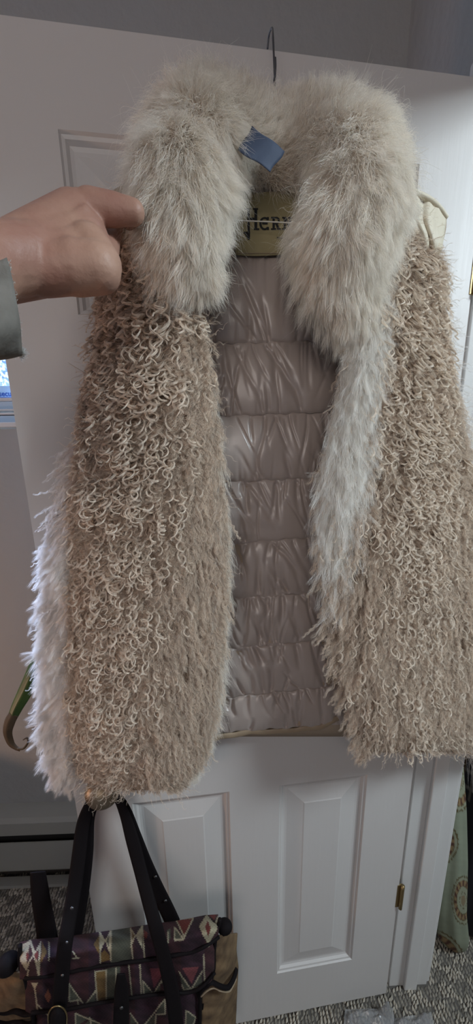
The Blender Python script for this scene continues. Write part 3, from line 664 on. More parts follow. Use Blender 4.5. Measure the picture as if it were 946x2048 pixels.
Gc = pt[:, None] + wob[..., None] * (rm[:, None, None] * np.cos(th)[None, :, None] * Ad[:, None] + rd[:, None, None] * np.sin(th)[None, :, None] * Bd[:, None])
fs = [(i * sC + j, i * sC + (j + 1) % sC, (i + 1) * sC + (j + 1) % sC, (i + 1) * sC + j) for i in range(nC - 1) for j in range(sC)]
collar = mesh('collar', Gc.reshape(-1, 3), fs + [tuple(range(sC)), tuple((nC - 1) * sC + j for j in range(sC))], M['hide_w'], vest, True)
def collar_fur(n, length, K, rad, clump, nc, seedj=.22, wave=.15):
    ar = np.linalg.norm(np.roll(Gc, -1, 1) - Gc, axis=-1)[:-1] * np.linalg.norm(np.diff(Gc, axis=0), axis=-1)
    front = (np.sin(th)[None] < .45)                        # leave out the side that faces the door
    ar = ar * np.where(front, 1, .12)
    k = rng.choice(ar.size, n, p=(ar / ar.sum()).ravel()); i, j = np.unravel_index(k, ar.shape); a = rng.random(n)[:, None]; b = rng.random(n)[:, None]; j2 = (j + 1) % sC
    root = (Gc[i, j] * (1 - b) + Gc[i, j2] * b) * (1 - a) + (Gc[i + 1, j] * (1 - b) + Gc[i + 1, j2] * b) * a
    nrm = unit(root - pt[i]); px, py = PIX(root)
    # lapels: outwards and down; back of the neck: fanning up and out from the label
    cen = P(548, 430, -.09); out = unit((root - cen) * np.array([1, 0.0, 1]))
    s = i / nC; neck = np.exp(-((s - .50) / .16) ** 2); lap = 1 - neck
    swirl = noise3(root, 38, 11)[:, None] * np.array([1, 0, .3])[None] * .55 + noise3(root, 90, 12)[:, None] * np.array([.8, 0, 1])[None] * .28
    fl = out * (.35 + .5 * neck)[:, None] + DN[None] * (.95 * lap - .05)[:, None]
    inner_edge = np.clip((nrm * -out).sum(1), 0, 1)          # hair on the inside edge spills over the lining
    fl = fl - out * (inner_edge * lap * .75)[:, None]
    d0 = unit(fl + swirl + nrm * .62 + rng.normal(0, seedj, (n, 3)))
    L = length * (.55 + .6 * rng.random(n)) * np.interp(s, [0, .06, .94, 1], [.55, 1, 1, .6]) * (1 - .25 * neck)
    return strands(root, d0, L, .30 * 1.0, clump, wave, K, rad, nc)
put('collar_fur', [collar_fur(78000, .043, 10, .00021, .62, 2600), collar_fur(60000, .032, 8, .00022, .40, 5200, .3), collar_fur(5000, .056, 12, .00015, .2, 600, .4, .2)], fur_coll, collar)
# ================================================================== hanger, tape
hg = empty('wire_hanger', P(549, 140, -.03), 'thin dark wire hanger hooked over the top edge of the door', 'hanger')
tube('hook', [P(550, 215, -.052), P(549.5, 165, -.046), P(548, 120, -.040), (P(546, 75, -.034)), (P(545.5, 60, -.012)), P(543, 57, .018), P(538, 70, .044), P(535, 98, .050)], .00135, M['steel'], hg, n=60, seg=8)
tube('twist', [P(550.5, 116, -.042), P(551, 132, -.045), P(550, 150, -.047), P(548, 168, -.049), P(551, 188, -.051)], .0014, M['steel'], hg, n=30, seg=8)
tube('shoulder_wire', [P(550, 205, -.052), P(470, 250, -.052), P(380, 330, -.060), P(290, 400, -.060), P(300, 415, -.05), P(550, 400, -.022), P(800, 430, -.05), P(810, 405, -.060), P(700, 320, -.060), P(610, 245, -.052), P(550, 205, -.052)], .0013, M['steel'], hg, n=120, seg=8)
t = np.linspace(0, 1, 16)[:, None, None]; v = np.linspace(0, 1, 16)[None, :, None]
q = [np.array(a, float) for a in ((504, 252), (569, 302), (541, 343), (477, 300))]
Q = (1 - t) * ((1 - v) * q[0] + v * q[3]) + t * ((1 - v) * q[1] + v * q[2])
Q[..., 0] += 2.2 * np.sin(v[..., 0] * 6); Q[..., 1] += 2.0 * np.sin(t[..., 0] * 7)
tp = grid('blue_tape', P(Q[..., 0], Q[..., 1], -.112 - .010 * np.sin(t[..., 0] * 3.1) - .006 * np.abs(t[..., 0] - .55) * 2 * v[..., 0]), M['tape'], solid=.0008)
tag(tp, 'small square of blue painter\'s tape stuck on the fur at the back of the neck', 'tape')

# ================================================================== hand and sleeve
person = empty('person', PD(-60, 560, .30), 'bare human hand reaching from a frayed grey sleeve to pinch the fur collar', 'person')
def sdf_body(name, caps, m, parent, voxel=.0016, sm=5):
    bm = bmesh.new()
    for a, b, ra, rb in caps:
        a, b = Vector(a), Vector(b); L = (b - a).length; n = max(2, int(L / .004)); z = (b - a).normalized() if L > 1e-6 else Vector((0, 0, 1))
        ring = []; q = z.to_track_quat('Z', 'Y'); sg = 20
        prof_ = [(-ra * math.cos(x), ra * math.sin(x)) for x in np.linspace(0, math.pi / 2, 7)][1:] 
        prof_ = [(p_[0], p_[1]) for p_ in prof_] + [(L * k / n, ra + (rb - ra) * k / n) for k in range(1, n)] + [(L + rb * math.sin(x), rb * math.cos(x)) for x in np.linspace(0, math.pi / 2, 7)][:-1]
        s0 = bm.verts.new(a - z * ra); s1 = bm.verts.new(b + z * rb)
        for h, r in prof_:
            ring.append([bm.verts.new(a + q @ Vector((r * math.cos(2 * math.pi * k / sg), r * math.sin(2 * math.pi * k / sg), h))) for k in range(sg)])
        for i in range(len(ring) - 1):
            for k in range(sg): bm.faces.new((ring[i][k], ring[i][(k + 1) % sg], ring[i + 1][(k + 1) % sg], ring[i + 1][k]))
        for k in range(sg): bm.faces.new((s0, ring[0][(k + 1) % sg], ring[0][k])); bm.faces.new((s1, ring[-1][k], ring[-1][(k + 1) % sg]))
    me = bpy.data.meshes.new(name); bm.to_mesh(me); bm.free(); me.materials.append(m)
    o = bpy.data.objects.new(name, me); link(o, parent); o.matrix_world = Matrix()
    r = o.modifiers.new('remesh', 'REMESH'); r.mode = 'VOXEL'; r.voxel_size = voxel; r.use_smooth_shade = True
    s = o.modifiers.new('smooth', 'SMOOTH'); s.iterations = sm; s.factor = .5
    return o
def cp_(x0, y0, d0, r0, x1, y1, d1, r1): return (PD(x0, y0, d0), PD(x1, y1, d1), r0 * d0 / F, r1 * d1 / F)
caps = [
    cp_(-260, 640, .24, 88, -20, 528, .315, 64),          # forearm
    cp_(-20, 524, .315, 63, 70, 516, .345, 57),
    cp_(-20, 545, .33, 56, 75, 540, .355, 46),
    cp_(40, 500, .34, 50, 150, 445, .375, 50),            # back of the hand towards the index knuckle
    cp_(60, 515, .345, 54, 168, 480, .375, 50),
    cp_(60, 530, .345, 52, 170, 520, .365, 52),
    cp_(100, 470, .36, 44, 182, 418, .378, 31),           # second metacarpal
    cp_(60, 500, .36, 44, 150, 425, .395, 36),
    cp_(40, 500, .365, 42, 118, 436, .405, 30),
    cp_(80, 540, .345, 46, 194, 534, .352, 43),           # thumb metacarpal and knuckle
    cp_(150, 536, .350, 48, 200, 540, .354, 41),
    cp_(180, 500, .360, 44, 205, 528, .356, 38),
    cp_(202, 532, .356, 36, 214, 508, .385, 24),          # thumb bends away
    cp_(214, 508, .385, 23, 224, 478, .408, 17),
    cp_(224, 478, .408, 16, 232, 458, .416, 14),
    cp_(180, 414, .372, 31, 232, 420, .376, 27),          # index finger
    cp_(232, 420, .376, 26.5, 268, 424, .378, 21.5),
    cp_(268, 424, .378, 21, 271, 428, .392, 18),
    cp_(271, 428, .392, 17.5, 256, 442, .408, 15),
    cp_(160, 412, .400, 27, 205, 424, .430, 24), cp_(205, 424, .430, 23, 226, 446, .440, 20), cp_(226, 446, .440, 19, 222, 468, .432, 16),   # middle
    cp_(135, 420, .412, 25, 175, 436, .445, 22), cp_(175, 436, .445, 21, 196, 462, .448, 19), cp_(196, 462, .448, 18, 188, 484, .436, 15),   # ring
    cp_(110, 432, .420, 22, 146, 452, .448, 19), cp_(146, 452, .448, 18, 160, 478, .448, 16), cp_(160, 478, .448, 15, 152, 496, .438, 13),   # little
    # tendons
    cp_(90, 480, .333, 9, 172, 418, .357, 9), cp_(70, 474, .338, 8, 146, 412, .370, 9),
]
hand = sdf_body('hand', caps, M['skin'], person, .0016, 16)
# sleeve: loose cuff around the forearm
nr, ns = 40, 72
th_ = np.linspace(0, 2 * np.pi, ns, endpoint=False); G = np.zeros((nr, ns, 3))
for k in range(nr):
    f = k / (nr - 1); c, s = np.cos(th_), np.sin(th_)
    wav = 4.5 * np.sin(3 * th_ + 7.5 * f) * (1 - f * .3) + 2.2 * np.sin(5 * th_ - 14 * f) + 2.0 * np.sin(7 * th_ + 9 * f) * np.exp(-((f - .15) / .2) ** 2)
    px_ = 17 - 17 * c + 16 * s - 330 * f + wav * .6 + (s > 0) * 0
    py_ = 600 - (106 + 20 * f) * c + 95 * f + wav
    d_ = .325 - (.040 + .012 * f) * s - .085 * f
    G[k] = PD(px_, py_, d_)
fs = [(i * ns + j, i * ns + (j + 1) % ns, (i + 1) * ns + (j + 1) % ns, (i + 1) * ns + j) for i in range(nr - 1) for j in range(ns)]
slv = mesh('sleeve', G.reshape(-1, 3), fs, M['sleeve'], person, True)
s = slv.modifiers.new('thickness', 'SOLIDIFY'); s.thickness = .0022; s.offset = 0
rim = [G[0, j] for j in range(ns)] + [G[0, 0]]
# frayed threads at the cuff edge
ja = rng.integers(int(ns * .12), int(ns * .56), 260); ja[:170] = rng.integers(int(ns * .44), int(ns * .53), 170)
rt = G[0, ja] + (G[0, (ja + 1) % ns] - G[0, ja]) * rng.random((260, 1)); d0 = unit((G[0, ja] - G[3, ja])); L = np.where(np.arange(260) < 170, .006, .0022)
pf, rf = locks(rt, unit(-np.tile(CR[1], (260, 1)) + 0 * rt), unit(d0 + rng.normal(0, .45, (260, 3)) + DN * .3), L * rng.uniform(.4, 1.3, 260), np.full(260, .0008), np.full(260, .008), .0003, 2, 9, .00014)
put('frayed_threads', [(pf, rf)], mat_fur('fray', (.50, .49, .46), (.62, .61, .58), .2, .3), slv)

# ================================================================== kilim bag on the knob
bag = empty('woven_bag', P(240, 1950, -.09), 'burgundy woven bag with cream zigzags and tan suede sides hanging from the door knob', 'bag')
CRE, MUS, RED, GRN, DRK, BUR = (.33, .29, .20), (.13, .075, .025), (.12, .022, .018), (.062, .062, .045), (.012, .008, .010), (.034, .011, .014)
fills = [  # polygons in photograph coordinates of the woven figures
    (CRE, [(60, 1883), (46, 1890), (41, 1902), (41, 1920), (53, 1939), (58, 1905)]), (CRE, [(57, 1881), (62, 1881), (80, 1934), (77, 1952), (72, 1925)]), (CRE, [(82, 1882), (79, 1898), (60, 1925), (54, 1941), (53, 1930), (72, 1902)]),
    (CRE, [(78, 1893), (82, 1882), (80, 1950), (77, 1940)]), (RED, [(56, 1903), (59, 1912), (55, 1922), (53, 1912)]), (RED, [(74, 1903), (77, 1912), (73, 1921), (69, 1912)]), (MUS, [(84, 1886), (94, 1906), (82, 1924)]),
    (CRE, [(199, 1862), (211, 1883), (199, 1906)]), (CRE, [(222, 1860), (210, 1883), (221, 1907)]), (GRN, [(218, 1871), (213, 1884), (218, 1896)]), (MUS, [(201, 1923), (203, 1905), (210, 1898), (219, 1908), (221, 1918)]), (MUS, [(198, 1874), (187, 1891), (198, 1906)]),
    (CRE, [(261, 1856), (272, 1873), (262, 1896)]), (CRE, [(284, 1851), (271, 1873), (284, 1896)]), (MUS, [(264, 1864), (269, 1873), (264, 1884)]),
    (RED, [(353, 1842), (385, 1838), (369, 1871)]), (GRN, [(349, 1856), (349, 1880), (366, 1878)]), (GRN, [(334, 1862), (341, 1858), (341, 1878), (336, 1880)]),
    (CRE, [(413, 1831), (398, 1855), (416, 1887), (433, 1859), (436, 1832), (428, 1849)]), (RED, [(415, 1843), (410, 1856), (416, 1872), (421, 1857)]),
    (RED, [(418, 1832), (433, 1829), (428, 1842)]), (RED, [(288, 1862), (296, 1868), (292, 1880), (286, 1876)]),
    (GRN, [(222, 1858), (262, 1856), (262, 1924), (222, 1930)]), (GRN, [(213, 1936), (240, 1932), (240, 1992), (213, 1999)]),
    (MUS, [(191, 1943), (213, 1941), (213, 2000), (195, 2003)]), (GRN, [(139, 1967), (139, 2000), (155, 1997), (170, 2008)]), (GRN, [(190, 1981), (172, 2007), (192, 2004)]),
    (GRN, [(286, 1960), (305, 1987), (288, 1989)]), (GRN, [(308, 1985), (320, 1963), (321, 1986)]), (GRN, [(334, 1946), (320, 1966), (335, 1963)]),
    (GRN, [(358, 1942), (381, 1976), (366, 1974)]), (GRN, [(403, 1942), (384, 1974), (404, 1968)]), (CRE, [(63, 1964), (77, 1964), (71, 1978)]), ((.20, .07, .04), [(96, 1977), (103, 1990), (97, 2004), (89, 1990)]),
    (GRN, [(329, 1998), (312, 2026), (329, 2024)]), (GRN, [(310, 2028), (290, 2046), (310, 2046)]), (GRN, [(261, 2026), (275, 2044), (261, 2046)]), (GRN, [(372, 2019), (391, 2034), (385, 2048), (372, 2048)]),
    (GRN, [(151, 2025), (180, 2033), (160, 2047), (151, 2047)]), (GRN, [(182, 2034), (205, 2047), (170, 2047)]), ((.12, .03, .04), [(300, 1935), (332, 1935), (308, 1975)]), ((.15, .04, .045), [(365, 1935), (398, 1932), (383, 1965)])]
lines = [((58, 1978 - 40), (54, 1962)), ((77, 1935), (78, 1954)), ((199, 1862), (201, 1925)), ((222, 1860), (222, 1920)), ((261, 1858), (266, 1917)), ((284, 1852), (289, 1915)), ((352, 1841), (369, 1875)), ((369, 1875), (387, 1837)), ((352, 1841), (387, 1837)),
         ((349, 1856), (349, 1880)), ((349, 1880), (367, 1878)), ((349, 1856), (367, 1878)), ((258, 1929), (264, 1989)), ((280, 1929), (283, 1989)), ((286, 1960), (307, 1986)), ((307, 1986), (334, 1942)), ((286, 1960), (288, 1990)), ((288, 1990), (334, 1984)), ((321, 1963), (335, 1962)),
         ((358, 1942), (382, 1977)), ((382, 1977), (404, 1941)), ((364, 1968), (368, 1978)), ((368, 1978), (406, 1970)), ((407, 1908), (409, 1969)), ((190, 1942), (195, 2004)), ((213, 1941), (213, 2000)), ((190, 1943), (213, 1940)), ((139, 1967), (170, 2009)), ((170, 2009), (191, 1980)), ((139, 1967), (139, 2001)), ((139, 2001), (158, 1998)),
         ((155, 1997), (158, 2012)), ((71, 1976), (76, 2020)), ((77, 2008), (96, 2029)), ((96, 2029), (111, 2002)), ((416, 1885), (417, 1893)), ((290, 2047), (330, 1997)), ((330, 1997), (330, 2026)), ((330, 2026), (312, 2027)), ((312, 2027), (311, 2060)), ((261, 2025), (276, 2045)), ((372, 2019), (391, 2034)), ((391, 2034), (385, 2050)), ((372, 2019), (371, 2060)),
         ((151, 2025), (206, 2048)), ((151, 2025), (152, 2060)), ((180, 2033), (183, 2048)), ((146, 1905), (157, 1915)), ((146, 1915), (158, 1914)), ((97, 1886), (98, 1920)), ((232, 1936), (233, 1990)), ((336, 1866), (336, 1884))]
def inpoly(px, py, pl):
    r = np.zeros(px.shape, bool); n = len(pl); j = n - 1
    for i in range(n):
        xi, yi = pl[i]; xj, yj = pl[j]
        c = ((yi > py) != (yj > py)) & (px < (xj - xi) * (py - yi) / ((yj - yi) or 1e-9) + xi); r ^= c; j = i
    return r
def kilim(px, py):
    n1 = np.sin(px * .9 + 3 * np.sin(py * .15)) * np.sin(py * 1.1) ; n2 = noise3(np.stack([px * .05, py * .05, 0 * px], -1), 1.5, 3)
    c = np.array(BUR)[None, None] * (1 + .25 * n1 + .45 * n2)[..., None] + np.zeros(px.shape + (3,))
    m_ = (np.floor((px - 40) / 46) % 2 == 0); c = np.where(m_[..., None], c, c * np.array([.75, .9, 1.2]))
    jx = px + .8 * np.sin(py * 1.7); jy = py + .7 * np.sin(px * 1.9)
    for col, pl in fills:
        k = inpoly(jx, jy, pl); c[k] = np.array(col)[None] * (1 + .18 * n1[k] + .2 * n2[k])[:, None]
    for (x0, y0), (x1, y1) in lines:
        d = np.array([x1 - x0, y1 - y0], float); L2 = (d ** 2).sum(); t_ = np.clip(((jx - x0) * d[0] + (jy - y0) * d[1]) / L2, 0, 1)
        k = np.hypot(jx - x0 - t_ * d[0], jy - y0 - t_ * d[1]) < 1.35; c[k] = np.array(CRE) * .95
    return np.clip(c, .003, 1)
def xint(tab, x): tab = np.array(tab, float); return np.interp(x, tab[:, 0], tab[:, 1])
topc = [(38, 1886), (60, 1881), (120, 1876), (180, 1868), (240, 1860), (300, 1850), (360, 1842), (410, 1832), (440, 1830)]
p1 = [(38, 1958), (104, 1951), (203, 1931), (308, 1918), (385, 1904), (429, 1884), (440, 1872)]
p2 = [(60, 2026), (132, 2019), (214, 2003), (308, 1989), (385, 1984), (423, 1962), (432, 1940)]
def cloth(name, x0, x1, ta, tb, Yf, nu=280, nv=120, taper=0.0):
    t = np.linspace(0, 1, nu)[:, None]; v = np.linspace(0, 1, nv)[None]; px = x0 + (x1 - x0) * t + 0 * v
    px = px + taper * v * (t - .5)
    ya, yb = xint(ta, px), xint(tb, px); py = ya * (1 - v) + yb * v; Y = Yf(t, v) + .0012 * np.sin(px * .13) + .001 * np.sin(py * .2 + px * .05)
    return grid(name, P(px, py, Y), M['paint'], bag, cols=kilim(px, py), solid=.003)
endr = lambda t: np.clip((np.abs(t - .5) - .42) / .08, 0, 1) ** 2
bot = [(38, 2085), (440, 2075)]
fl2 = [(38, 2024), (60, 2026)] + p2[1:]
cloth('front_flap', 41, 436, topc, [(x, y) for x, y in p1], lambda t, v: -.070 - .055 * np.sin(np.clip(v * 1.6, 0, 1) * np.pi / 2) + .018 * endr(t), nv=80)
cloth('front_pocket', 52, 428, p1, p2, lambda t, v: -.118 - .010 * np.sin(v * 3.1) + .018 * endr(t), nv=80)
cloth('bag_body', 66, 398, p2, bot, lambda t, v: -.108 - .006 * np.sin(v * 3.1) + .016 * endr(t), nv=120)
# back and bottom of the bag so that it is a closed volume
V = []
bx = [P(60, 1905, -.028), P(425, 1860, -.028), np.array([P(425, 1860, -.028)[0] - .01, -.028, .34]), np.array([P(60, 1905, -.028)[0] + .01, -.028, .34])]
fr_ = [P(x, y, -.100) for (x, y) in ((66, 1900), (425, 1850), (400, 2078), (66, 2086))]
mesh('lining_body', bx + fr_, [(0, 1, 2, 3), (7, 6, 5, 4), (0, 4, 5, 1), (1, 5, 6, 2), (2, 6, 7, 3), (3, 7, 4, 0)], M['leather'], bag)
def pip(name, tab, Y, r, x0, x1, n=16, m=M['leather']):
    xs_ = np.linspace(x0, x1, n); return tube(name, [P(x, xint(tab, x), Y + .016 * float(endr(np.array((x - 40) / 396)))) for x in xs_], r, m, bag, n=80, seg=8)
pip('piping', p1, -.128, .0034, 50, 438); pip('piping', p2, -.130, .0034, 62, 430)
tube('piping', [P(440, 1838, -.10), P(432, 1872, -.105), P(428, 1905, -.105), P(427, 1940, -.104), P(418, 1968, -.108), P(402, 1982, -.108), P(400, 2020, -.108), P(399, 2076, -.108)], .0042, M['leather'], bag, n=80)
tube('piping', [P(40, 1890, -.09), P(41, 1930, -.10), P(52, 1962, -.105), P(58, 1995, -.105), P(66, 2024, -.108), P(72, 2084, -.108)], .0042, M['leather'], bag, n=60)
# suede gussets with stitched braid
def gusset(x0a, x1a, rowsY, Ya, Yb, sgn):
    t = np.linspace(0, 1, 30)[:, None]; v = np.linspace(0, 1, 60)[None]; tb = np.array(rowsY, float)
    y = tb[0, 0] + (tb[-1, 0] - tb[0, 0]) * v; xa = np.interp(y, tb[:, 0], tb[:, 1]); xb = np.interp(y, tb[:, 0], tb[:, 2]); px = xa + (xb - xa) * t + 0 * y; py = y + 0 * t + sgn * -6 * t
    Y = Ya + (Yb - Ya) * t ** 1.3 - .010 * np.sin(t * 3.14) + .002 * np.sin(py * .09 + px * .1) + .0015 * np.sin(py * .21)
    return grid('suede_side', P(px, py, Y), M['suede'], bag, solid=.003)
gusset(0, 0, [(1872, 428, 474), (1905, 427, 472), (1940, 427, 476), (1980, 404, 474), (2072, 400, 470)], -.100, -.045, 1)
gusset(0, 0, [(1944, 48, -22), (1975, 52, -28), (2010, 60, -30), (2080, 66, -26)], -.098, -.05, 0)
tube('braid', [P(x, y, Y) for x, y, Y in ((400, 1984, -.112), (412, 1972, -.112), (424, 1965, -.112), (440, 1972, -.110), (455, 1975, -.102), (464, 1964, -.090), (470, 1950, -.072), (473, 1938, -.060))], .0052, M['leather'], bag, n=60, flat=.6)
tube('braid', [P(x, y, Y) for x, y, Y in ((402, 1993, -.112), (414, 1982, -.112), (428, 1976, -.112), (442, 1982, -.110), (458, 1983, -.102), (466, 1972, -.090), (472, 1958, -.072))], .0018, M['satin_dim'], bag, n=60)
for yy, r in ((2026, .0050), (2046, .0042)):
    tube('braid', [P(x, y, Y) for x, y, Y in ((66, yy, -.110), (50, yy + 2, -.108), (30, yy - 4, -.098), (10, yy - 1, -.085), (-16, yy - 8, -.065))], r, M['leather'], bag, n=40, flat=.6)
# rolled leather ends
for c, a_, rx in (((449, 1853), .050, .0150), ((16, 1928), .06, .020)):
    cc_ = P(c[0], c[1], -.085); th2 = np.linspace(0, math.pi, 12)
    L_ = a_ * .5
    pr2 = [(max(.0004, rx * math.sin(x)), -L_ * .7 * math.cos(x)) for x in th2]
    o = lathe('roll_end', pr2, cc_, (.75 if c[0] > 200 else -.8, -.4, .25), M['leather'], bag, 24)
# straps
def strap(pts, wpx, Y, name='strap', thick=.0012, nn=60):
    pts = np.array(pts, float); w_ = np.full(len(pts), wpx) if np.isscalar(wpx) else np.array(wpx, float); Yv = np.full(len(pts), Y) if np.isscalar(Y) else np.array(Y, float)
    c = catmull(np.column_stack([pts, Yv, w_]), nn); d = np.gradient(c[:, :2], axis=0); d /= np.linalg.norm(d, axis=1)[:, None]; n = np.stack([-d[:, 1], d[:, 0]], -1)
    u = np.linspace(-1, 1, 7); px = c[:, 0][None] + u[:, None] * n[:, 0][None] * c[:, 3][None] / 2; py = c[:, 1][None] + u[:, None] * n[:, 1][None] * c[:, 3][None] / 2
    return grid(name, P(px, py, c[:, 2][None] + .0015 * (u[:, None] ** 2)), M['leather'], bag, solid=thick * 2)
A = strap([(196, 1592), (186, 1608), (174, 1640), (169, 1700), (163, 1760), (154, 1815), (146, 1860), (138, 1905)], [16, 22, 30, 36, 36, 38, 38, 34], [-.036, -.038, -.040, -.045, -.050, -.055, -.062, -.075])
B = strap([(190, 1594), (178, 1612), (166, 1650), (158, 1710), (150, 1770), (140, 1830), (130, 1890), (124, 1950), (119, 2010), (114, 2050)], [12, 20, 26, 28, 28, 28, 29, 30, 30, 30], [-.040, -.044, -.048, -.062, -.080, -.105, -.132, -.140, -.142, -.142])
Cs = strap([(222, 1590), (236, 1592), (252, 1622), (268, 1670), (290, 1725), (312, 1775), (332, 1815), (346, 1845)], [10, 14, 22, 28, 28, 30, 30, 30], [-.036, -.038, -.040, -.043, -.046, -.050, -.055, -.060])
D = strap([(220, 1592), (234, 1596), (250, 1630), (265, 1680), (281, 1740), (297, 1800), (314, 1862), (332, 1930), (345, 1990), (354, 2060)], [10, 14, 20, 26, 26, 27, 28, 28, 29, 29], [-.042, -.046, -.050, -.060, -.078, -.105, -.132, -.142, -.143, -.142])
strap([(76, 1744), (78, 1765), (84, 1810), (92, 1855), (98, 1900)], [30, 34, 38, 40, 44], [-.040, -.040, -.044, -.050, -.06])
strap([(242, 1948), (243, 1975), (243, 2005), (242, 2060)], [16, 26, 30, 32], -.145)
def rivet(px, py, Y, par, r=.0035):
    return lathe('rivet', [(.0002, -.0016), (r * .6, -.0014), (r, -.0004), (r, .0006)], P(px, py, Y), (0, 1, 0), M['steel'], par, 12)
rivet(144, 1817, -.112, B); rivet(134, 1885, -.140, B, .0028); rivet(125, 1951, -.149, B, .0028); rivet(311, 1754, -.052, Cs); rivet(331, 1802, -.058, Cs)
rivet(243, 2016, -.152, bag, .0035)
# magnetic buckle: dark domed leather tab with a brass rim
t2 = np.linspace(0, 2 * np.pi, 40)
bc = np.array([(115 + 19 * math.cos(a), 2036 + (24 if math.sin(a) < 0 else 40) * math.sin(a)) for a in t2])
V = [P(115, 2036, -.160)] + [P(x, y, -.150) for x, y in bc[:-1]] + [P(x, y, -.143) for x, y in bc[:-1]]; n_ = 39
mesh('buckle_tab', V, [(0, 1 + (i + 1) % n_, 1 + i) for i in range(n_)] + [(1 + i, 1 + (i + 1) % n_, 40 + (i + 1) % n_, 40 + i) for i in range(n_)], M['leather'], bag, True)
tube('buckle_rim', [P(x, y, -.151) for x, y in bc[18:41]] + [P(x, y, -.151) for x, y in bc[1:4]], .0014, M['brass'], bag, n=60, seg=8)

# ================================================================== plant behind the door's free edge
pl = empty('potted_plant', WF(-.88, .10, 0), 'drooping green plant leaf with a curled brown tip poking out past the pale fur fringe', 'plant')
def leaf(path, wid, m, name='leaf', seg=20):
    c = catmull([list(p) for p in path], 40); T = unit(np.gradient(c, axis=0)); s = unit(np.cross(T, CR[1][None])); w_ = np.interp(np.linspace(0, 1, 40), np.linspace(0, 1, len(wid)), wid)
    u = np.linspace(-1, 1, 9); G = c[None] + u[:, None, None] * s[None] * w_[None, :, None] + (np.abs(u)[:, None, None] - .5) * .5 * w_[None, :, None] * CR[1][None, None]
    return grid(name, G, m, pl, solid=.0012)
lyy = .07
base = np.array(WF(-.80, .16, .34))
leaf([base, base + [0, 0, .35], P(112, 1230, .12), P(84, 1300, .09), P(66, 1345, lyy), P(48, 1385, lyy), P(34, 1412, lyy), P(25, 1432, lyy)], [.006, .007, .014, .015, .0155, .0150, .0125, .0105], M['leaf'])
leaf([P(27, 1428, lyy), P(18, 1445, lyy), P(14, 1465, lyy), P(20, 1485, lyy), P(30, 1495, lyy - .005), P(40, 1500, lyy - .01)], [.0105, .0115, .0100, .0080, .0050, .0035], M['leafdry'], 'leaf_tip')
tube('tendril', [P(36, 1498, lyy - .01), P(48, 1496, lyy - .015), P(56, 1484, lyy - .02), P(54, 1476, lyy - .02), P(46, 1480, lyy - .02)], [.003, .0025, .002, .002, .001], M['leafdry'], pl, n=30)
potc = np.array([base[0], base[1], 0])
lathe('pot', [(.001, 0), (.06, 0), (.085, .15), (.092, .15), (.092, .18), (.084, .18), (.080, .15), (.001, .15)], potc + [0, 0, .001], (0, 0, 1), M['pot'], pl)
tube('stem', [potc + [0, 0, .14], potc + [0, 0, .25], base + [0, 0, .02]], .010, M['leaf'], pl)

# ================================================================== behind the doorway: printed cloth, dark plaid cloth, plastic bag
def medal(px, py):
    c = np.zeros(px.shape + (3,)) + np.array([.235, .26, .19]) * (1 + .08 * noise3(np.stack([px * .06, py * .06, 0 * px], -1), 1.5, 9))[..., None]
    def oval(cx_, cy_, rx, ry, rot=0.0):
        ca, sa = math.cos(rot), math.sin(rot); u = ((px - cx_) * ca + (py - cy_) * sa) / rx; w_ = (-(px - cx_) * sa + (py - cy_) * ca) / ry
        r = np.hypot(u, w_); a = np.arctan2(w_, u); ring = lambda lo, hi: (r > lo) & (r < hi)
        c[ring(0, 1.0)] = (.26, .27, .19)
        c[(r > .955) & (r < 1.0 + .035 * (np.sin(a * 34) > 0))] = (.10, .075, .03)
        k = ring(.60, .82); c[k] = (.25, .17, .085); k = ring(.60, .82) & (np.sin(a * 15) > .25); c[k] = (.085, .035, .025)
        c[ring(.56, .60)] = (.12, .09, .04); c[ring(.82, .85)] = (.12, .09, .04)
        k = ring(.30, .36 + 0 * r) & (np.sin(a * 20) > -.3); c[k] = (.11, .08, .035); c[ring(0, .22)] = (.22, .17, .10)
    oval(872, 1685, 44, 46); oval(918, 1560, 26, 62); oval(926, 1800, 22, 48); oval(868, 1900, 62, 40, .45); oval(850, 1560, 20, 44)
    return c
curt = empty('draped_fabric', PZ(888, 1925, 0.0), 'pale green paisley printed cloth draped down to the carpet beside the door frame', 'cloth')
nu_, nv_ = 120, 260
cz = np.linspace(0, 1, nv_)[None]; ct = np.linspace(0, 1, nu_)[:, None]
cen = WO + WX * .175 + WY * .10
Z = 1.55 - (1.55 - .012) * cz + 0 * ct; ang = ct * 2 * np.pi
rad_ = (.040 + .006 * cz) * (1 + .07 * np.sin(3 * ang + 5 * cz) + .04 * np.sin(7 * ang + 9 * cz)) * np.where(Z < .09, np.sqrt(np.clip(1 - ((.09 - Z) / .09) ** 2 * .8, 0, 1)), 1)
zr = Z[0]; ry = PIX(np.stack([np.full(nv_, .96), np.full(nv_, .10), zr], -1))[1]
xr = P(np.interp(ry, [1500, 1600, 1700, 1800, 1880], [908, 914, 916, 914, 922]), ry, .10)[:, 0] - .046
X_ = xr[None] + rad_ * np.cos(ang) ; Y_ = .085 + rad_ * np.sin(ang)
Gd = np.stack([X_, Y_, Z], -1); dx, dy = PIX(Gd)
grid('cloth', Gd, M['paint2'], curt, cols=medal(dx, dy), solid=.002)
dk = empty('plaid_blanket', np.array(WF(.32, .16, 0.0)), 'dark cloth with a faint tan plaid hanging behind the green printed cloth', 'cloth')
cen2 = WO + WX * .36 + WY * .20
Z = 1.6 - (1.6 - .01) * cz + 0 * ct
rad2 = (.080 + .02 * cz) * (1 + .09 * np.sin(4 * ang + 2 * cz) + .04 * np.sin(9 * ang))
G2 = np.stack([cen2[0] + rad2 * np.cos(ang), cen2[1] + rad2 * np.sin(ang), Z], -1)
c2 = np.zeros(Z.shape + (3,)) + np.array([.012, .012, .016]); u_ = (ang * .10) % .05; v_ = Z % .055
band = (Z > .50)
